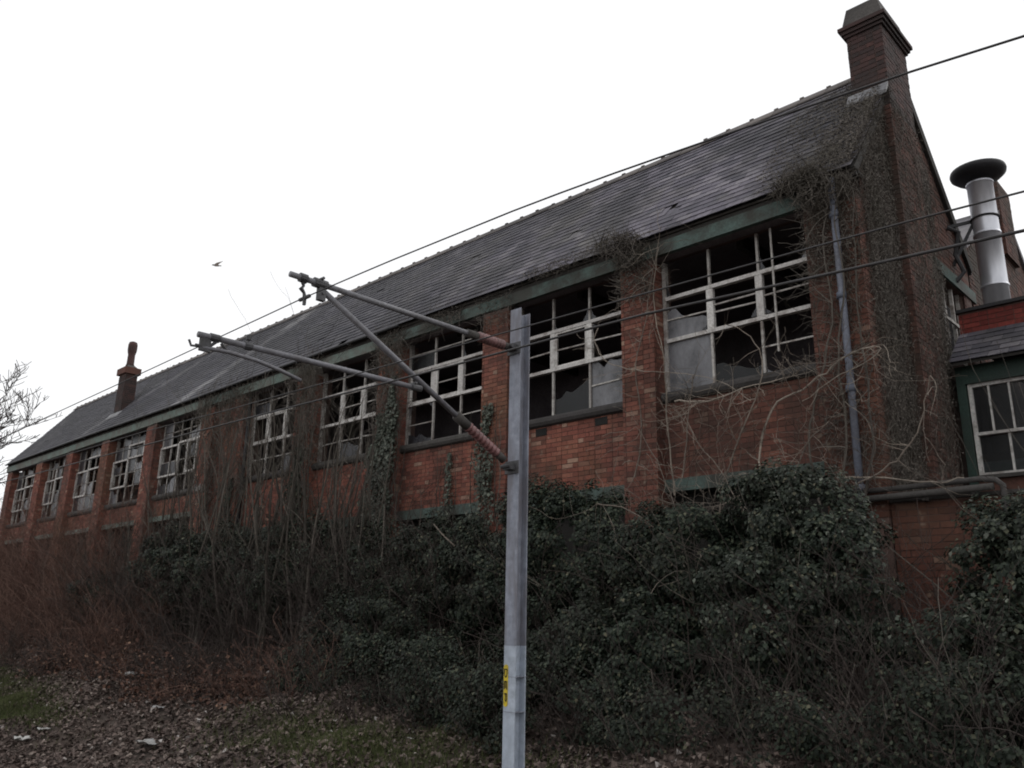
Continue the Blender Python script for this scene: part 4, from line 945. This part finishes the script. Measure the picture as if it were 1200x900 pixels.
# climbing vines on the near end: px polylines surveyed on the facade, then random shoots
def vine(name, label, lines, r, nshoot, spreadv, seed, mat='palestem', shootlen=.55):
    p0 = lines[0][0]; root = thing(name, p0, label, 'vine'); rr = random.Random(seed); m = MB(); s_ = MB()
    for ln in lines:
        pts = [Vector(p) for p in ln]; sm_ = []
        for i in range(len(pts) - 1):
            p_1 = pts[max(i - 1, 0)]; p2 = pts[i]; p3 = pts[i + 1]; p4 = pts[min(i + 2, len(pts) - 1)]
            for t_ in (0, .25, .5, .75):
                sm_.append(0.5 * ((2 * p2) + (-p_1 + p3) * t_ + (2 * p_1 - 5 * p2 + 4 * p3 - p4) * t_ ** 2 + (-p_1 + 3 * p2 - 3 * p3 + p4) * t_ ** 3) + Vector((rr.gauss(0, .008), rr.gauss(0, .008), rr.gauss(0, .008))))
        sm_.append(pts[-1]); n = len(sm_)
        m.tube(sm_, [r * (1 - .6 * k / n) for k in range(n)], 5, cap=False)
        for _ in range(nshoot):
            k = rr.randint(0, n - 1); v = Vector((rr.gauss(0, 1), rr.gauss(-.35, .4), rr.gauss(.1, .9))).normalized()
            grow(s_, sm_[k], v, shootlen * rr.uniform(.4, 1.3), r * .38, 1, rr, .5, 0, 3, spreadv, (1, 3), .0024, seg=6)
    m.build('stem', M[mat], root, kind='stuff'); s_.build('shoot', M[mat], root, kind='stuff'); return root
def Pz(L, Y): return [at(x, y, Y) for x, y in L]
vine('climbing_vine', 'pale bare vine looping across the lower panes of the nearest window', [Pz([(838, 640), (845, 585), (860, 530), (880, 480), (895, 430), (880, 395), (850, 380)], 9.6), Pz([(900, 600), (890, 540), (905, 480), (940, 455), (975, 430), (1000, 412), (1030, 407), (1022, 420), (985, 440), (940, 470)], 9.5), Pz([(790, 470), (830, 470), (870, 455), (930, 440)], 9.7)], .014, 26, .22, 3, shootlen=.6)
vine('climbing_vine', 'long thin vine arching from the second window across the pier to its neighbour', [Pz([(702, 380), (697, 402), (712, 424), (745, 434), (790, 437), (840, 445), (880, 470)], 9.6)], .009, 7, .2, 4, shootlen=.4)
vine('climbing_vine', 'vertical bare vine stems rising along the pier between the two near windows', [Pz([(745, 560), (752, 500), (745, 430), (757, 370), (768, 300), (775, 265)], 9.72), Pz([(790, 580), (783, 500), (778, 420), (765, 350), (772, 290)], 9.7), Pz([(800, 560), (806, 500), (812, 440)], 9.6)], .012, 18, .2, 5)
vine('climbing_vine', 'grey vine stems climbing beside the blue-grey downpipe up to the gutter', [Pz([(985, 600), (992, 500), (982, 420), (990, 330), (978, 260), (985, 215)], 9.68), Pz([(1010, 600), (1022, 520), (1015, 430), (1003, 340), (1000, 250)], 9.66), Pz([(960, 590), (948, 520), (955, 470), (975, 380), (965, 290), (970, 230)], 9.66)], .016, 16, .2, 6, mat='mat')
vine('climbing_vine', 'arching vine rising from the pipes toward the gable corner', [Pz([(985, 575), (1020, 560), (1050, 540), (1070, 515), (1082, 480), (1090, 440)], 9.6), Pz([(990, 560), (1040, 560), (1090, 566), (1130, 560)], 9.65)], .013, 7, .15, 8)
vine('climbing_vine', 'bare shoots fanning over the brick panel below the nearest window', [Pz([(800, 640), (790, 590), (770, 540), (745, 500)], 9.5), Pz([(870, 600), (850, 560), (820, 520), (800, 480)], 9.5), Pz([(760, 640), (800, 600), (850, 590), (900, 560)], 9.3), Pz([(930, 560), (945, 520), (965, 500), (990, 470)], 9.5), Pz([(700, 590), (740, 600), (790, 640), (830, 700)], 8.3)], .009, 24, .2, 9, shootlen=.65)
# matted dead stems: at the eave, over the end of the roof and on the gable
def tangle(label, boxes, n, seed, L=(.15, .5), r=.005, mat='mat', leaf=0, loc=None):
    """boxes: functions u,v -> point, normal"""
    rr = random.Random(seed); p_, nn = boxes[0](.5, .5); root = thing('dead_ivy_mat', tuple(p_), label, 'ivy'); m = MB()
    for _ in range(n):
        f_ = rr.choice(boxes); p_, nn = f_(rr.random(), rr.random()); d = Vector((rr.gauss(0, 1), rr.gauss(0, 1), rr.gauss(.3, 1))); d -= nn * d.dot(nn) * .85; d.normalize()
        pts = [p_ + nn * rr.uniform(.0, .05)]; l_ = rr.uniform(*L)
        for k in range(4): d = (d + Vector((rr.gauss(0, .22), rr.gauss(0, .22), rr.gauss(0, .22))) ).normalized(); d -= nn * d.dot(nn) * .7; pts.append(pts[-1] + d * l_ / 4)
        m.tube(pts, [r, r * .9, r * .7, r * .5, r * .35], 3, cap=False)
    m.build('stem', M[mat], root, kind='stuff')
    if leaf:
        C_, N_ = [], []
        for _ in range(leaf):
            p_, nn = rr.choice(boxes)(rr.random(), rr.random()); C_.append(p_ + nn * rr.uniform(.01, .09)); N_.append(nn)
        leaves('dead_leaf', np.array([tuple(c) for c in C_]), np.array([tuple(c) for c in N_]) + NR.normal(size=(leaf, 3)) * .5, NR.uniform(.012, .028, leaf), M['mat'], root, kind='stuff')
    return root
def f_gable(y0, y1, z0, z1, x): return lambda u, v: (Vector((x + .01, y0 + (y1 - y0) * u, z0 + (min(z1, 5.9 + (y0 + (y1 - y0) * u - 10) * 1.25) - z0) * v)), Vector((1, 0, 0)))
def f_roof(x0, x1, q0, q1):
    def g(u, v):
        q = q0 + (q1 - q0) * v; x = x1 + (x0 - x1) * (u ** 1.6)
        return Vector((x, EY, EZ)) + tdir * q + nrm * .02, nrm
    return g
def f_front(x0, x1, z0, z1, y): return lambda u, v: (Vector((x0 + (x1 - x0) * u, y, z0 + (z1 - z0) * v)), Vector((0, -1, 0)))
tangle('matted dead ivy stems clinging to the near gable wall', [f_gable(10.0, 11.1, 1.4, 7.1, X1)], 3600, 21, r=.0035, leaf=3500)
tangle('dead ivy stems covering the side of the chimney breast', [f_gable(11.12, 12.12, 1.4, 7.2, BRX), f_gable(12.12, 12.9, 3, 6.8, X1)], 2400, 22, r=.003, leaf=3000)
tangle('mat of dead ivy spreading over the slates at the near end of the roof', [f_roof(-4.9, -3.48, 0, 3.1), f_roof(-4.1, -3.48, 0, 3.2)], 1500, 23, L=(.12, .4), r=.003, leaf=4000)
def f_blob(c, r):
    c = Vector(c)
    def g(u, v):
        a = 6.283 * u; z = 2 * v - 1; s = math.sqrt(1 - z * z); n_ = Vector((math.cos(a) * s, math.sin(a) * s, z)); k = R.uniform(.3, 1)
        return c + Vector((n_.x * r[0], n_.y * r[1], n_.z * r[2])) * k, n_
    return g
tangle('bushy dark nest of dead vine hanging from the gutter above the downpipe', [f_blob((-3.9, 9.62, 5.4), (.32, .16, .3)), f_blob((-4.2, 9.62, 5.62), (.35, .1, .08)), f_front(-4.2, -3.5, 4.3, 5.6, 9.78)], 1000, 24, L=(.12, .4), mat='mat', leaf=1500)
tangle('bushy clump of dead vine at the gutter between the two near windows', [f_blob((-6.9, 9.66, 5.45), (.28, .15, .25)), f_blob((-7.2, 9.62, 5.68), (.5, .1, .07)), f_front(-7.2, -6.56, 4.7, 5.6, 9.78)], 700, 25, L=(.12, .4), mat='mat', leaf=1000)
tangle('wispy dead stems straggling along the eave over the second window', [f_blob((-8.4, 9.62, 5.62), (.9, .06, .05)), f_roof(-9.3, -7.0, 0, .25)], 200, 26, L=(.1, .28), r=.0035, leaf=400)
tangle('grey dead ivy stems on the front of the corner pier', [f_front(-4.15, -3.5, 1.6, 5.5, 9.79)], 700, 27, r=.004)
tangle('dark dead ivy on the pier to the right of the far windows', [f_front(-21.0, -18.4, 2.6, 5.5, 9.8)], 700, 28, L=(.3, .8), r=.006)
tangle('dead stems on the pier left of the third window', [f_front(-13.3, -12.5, 3.4, 5.5, 9.79), f_front(-16.3, -15.5, 3.2, 5.5, 9.79)], 900, 29, L=(.3, .8), r=.006)

tangle('dead stems trailing over the green beam between the second and fourth windows', [f_front(-10.4, -9.5, 4.9, 5.62, 9.765), f_front(-13.5, -12.5, 4.8, 5.64, 9.765), f_front(-11.8, -10.8, 5.35, 5.62, 9.765)], 420, 31, L=(.15, .45), r=.004, leaf=500)
tangle('dead stems trailing over the pale beam above the fifth window', [f_front(-16.6, -15.5, 4.6, 5.64, 9.765), f_front(-19.6, -18.5, 4.6, 5.64, 9.765), f_front(-21.2, -20.2, 4.8, 5.62, 9.765)], 500, 32, L=(.2, .6), r=.005, leaf=400)

# leaf litter, grass, rubbish
n = 90000; C_ = np.stack([NR.uniform(-38, -3, n), NR.uniform(2.8, 8.2, n), np.zeros(n)], 1)
keep = NR.random(n) < np.clip(1.2 - (-C_[:, 0] - 14) / 40, .35, 1); C_ = C_[keep]; n = len(C_)
C_[:, 2] = gz(C_[:, 0], C_[:, 1]) + NR.uniform(.005, .045, n)
leaves('leaf_litter', C_, NR.normal(size=(n, 3)) * .45 + np.array([0, -.15, 1]), NR.uniform(.025, .072, n), M['litter'], kind='stuff', label='dry brown fallen leaves', fold=.7)
def blades(label_, spots, n, hgt, name='grass'):
    Vs, Fs = [], []; c = []
    for (x, y, rx, ry) in spots:
        k = int(n / len(spots)); c.append(np.stack([NR.normal(x, rx, k), NR.normal(y, ry, k)], 1))
    c = np.concatenate(c); k = len(c); z = gz(c[:, 0], c[:, 1]); a = NR.uniform(0, 6.283, k); h = NR.uniform(.4, 1, k) * hgt; w_ = .006
    b = np.stack([c[:, 0], c[:, 1], z], 1); dx = np.stack([np.cos(a) * w_, np.sin(a) * w_, 0 * a], 1)
    tip = b + np.stack([NR.normal(0, .4, k) * h, NR.normal(0, .4, k) * h, h], 1)
    V = np.stack([b - dx, b + dx, tip], 1).reshape(-1, 3); i = np.arange(k) * 3
    o = npmesh(name, V, np.stack([i, i + 1, i + 2], 1), M['grass'], kind='stuff', label=label_); return o
blades('yellow-green grass patch at the lower left', [(-21.5, 5.6, 1.6, .35), (-18.5, 5.2, 1.4, .3), (-16.3, 4.9, .9, .25), (-23, 6.0, 1.5, .3)], 30000, .13)
blades('sparse dull grass by the mast foot', [(-9.0, 5.9, 1.0, .4), (-8, 6.0, 1, .4), (-7, 6.2, 1, .4)], 10000, .12)
def ragm(x, y, s, label, cat='litter', name='litter_scrap'):
    rr = random.Random(int(-x * 100)); z = float(gz(x, y)) + .05; m = MB(); G = 5; v0 = len(m.v)
    for i in range(G):
        for j in range(G): m.v.append((x + (i / 4 - .5) * s * 1.6 + rr.uniform(-.1, .1) * s, y + (j / 4 - .5) * s + rr.uniform(-.1, .1) * s, z + rr.uniform(0, .3) * s))
    for i in range(G - 1):
        for j in range(G - 1): a = i * G + j; m.f.append((a, a + G, a + G + 1, a + 1))
    tag(m.build(name, M['rag'], None), label, cat)
for (px_, py_, s_, lb_) in ((50, 861, .12, 'small white scrap of litter beside the grass patch at lower left'), (172, 878, .2, 'crumpled pale plastic sheet lying in the leaf litter'), (25, 872, .16, 'greyish torn rag at the lower left corner'), (480, 872, .05, 'tiny white scrap on the leaves left of the mast'), (185, 834, .12, 'pale scrap below the low dark bramble'), (155, 797, .3, 'grey sheet of rubbish at the foot of the reddish thicket')):
    r_ = ray(px_, py_); best = None
    for Y_ in np.arange(3, 9, .02):
        q_ = r_ * (Y_ / r_[1])
        if q_[2] <= gz(q_[0], q_[1]): best = q_; break
    if best is not None: ragm(float(best[0]), float(best[1]), s_, lb_)

# far bare tree on the left
bt = thing('bare_tree', (-74.0, 14.5, 0), 'bare winter tree spreading past the far end of the building', 'tree')
rr = random.Random(5); m = MB(); c_ = MB()
m.tube([(-74.0, 14.5, -.2), (-73.8, 14.5, 3), (-73.2, 14.4, 6), (-73.0, 14.5, 9)], [.42, .34, .28, .2], 9, cap=False); m.build('trunk', M['darktwig'], bt)
for (p_, d, L_, r0) in [((-73.8, 14.5, 4), (1.0, -.2, .42), 6.5, .15), ((-73.6, 14.5, 5), (.9, .1, .75), 6.5, .15), ((-73.3, 14.4, 6.5), (.7, -.2, 1), 6.5, .14), ((-73.0, 14.5, 8.5), (.5, .1, 1), 6.5, .14), ((-73.0, 14.5, 9), (-.2, 0, 1), 6, .14), ((-73.5, 14.5, 5), (.9, .3, .1), 6, .12), ((-73.4, 14.5, 7.5), (.95, -.1, .45), 6.5, .13), ((-73.5, 14.5, 6), (-1, 0, .6), 6, .14), ((-73.5, 14.4, 3.4), (1, -.1, .15), 6, .12), ((-73.0, 14.4, 9), (.8, .2, .8), 6, .12)]:
    grow(c_, p_, d, L_, r0, 4, rr, .5, .1, 5, .13, (3, 5), .019, seg=5, shrink=.6)
c_.build('crown', M['darktwig'], bt)
# yellowish evergreen behind the far corner
clumpbush('far_shrub', 'yellow-green bush glimpsed past the far left corner', 'shrub', [(-47, 14, 3.0, 3.5, 2.0, 3.2)], .14, 8, M['ivy_pale'], 4, loc=(-47, 14, 0))

# bird
bc = Vector(at(253, 311, 14)); bd = thing('flying_bird', tuple(bc), 'small dark bird flying with raised wings against the white sky', 'bird')
fw = Vector((-.72, -.69, 0)); upv = Vector((0, 0, 1)); sdv = fw.cross(upv)
m = MB(); m.tube([bc + fw * a + upv * b_ for a, b_ in ((.17, .01), (.14, .015), (.1, .02), (.02, .0), (-.08, -.01), (-.15, -.015), (-.22, -.015))], [.004, .022, .03, .045, .035, .018, .022], 8); m.build('body', M['bird'], bd, smooth=True)
for sg in (-1, 1):
    m = MB(); o_ = bc + upv * .02
    tip = o_ + sdv * sg * .2 + upv * (.26 if sg > 0 else -.16) - fw * .2; mid = o_ + sdv * sg * .12 + upv * (.14 if sg > 0 else -.08)
    pts = [o_ + fw * .08, mid + fw * .05, tip, mid - fw * .12, o_ - fw * .09]; th = Vector((0, 0, .006)); i = len(m.v)
    m.v += [tuple(p_) for p_ in pts] + [tuple(p_ + th) for p_ in pts]; m.f += [(0, 1, 2, 3, 4), (9, 8, 7, 6, 5)] + [(k, 5 + k, 5 + (k + 1) % 5, (k + 1) % 5) for k in range(5)]
    m.build('wing', M['bird'], bd)
tv = sum(len(o.data.polygons) for o in sc.objects if o.type == 'MESH'); print('polys', tv, 'leaves', tot, 'objects', len(sc.objects))
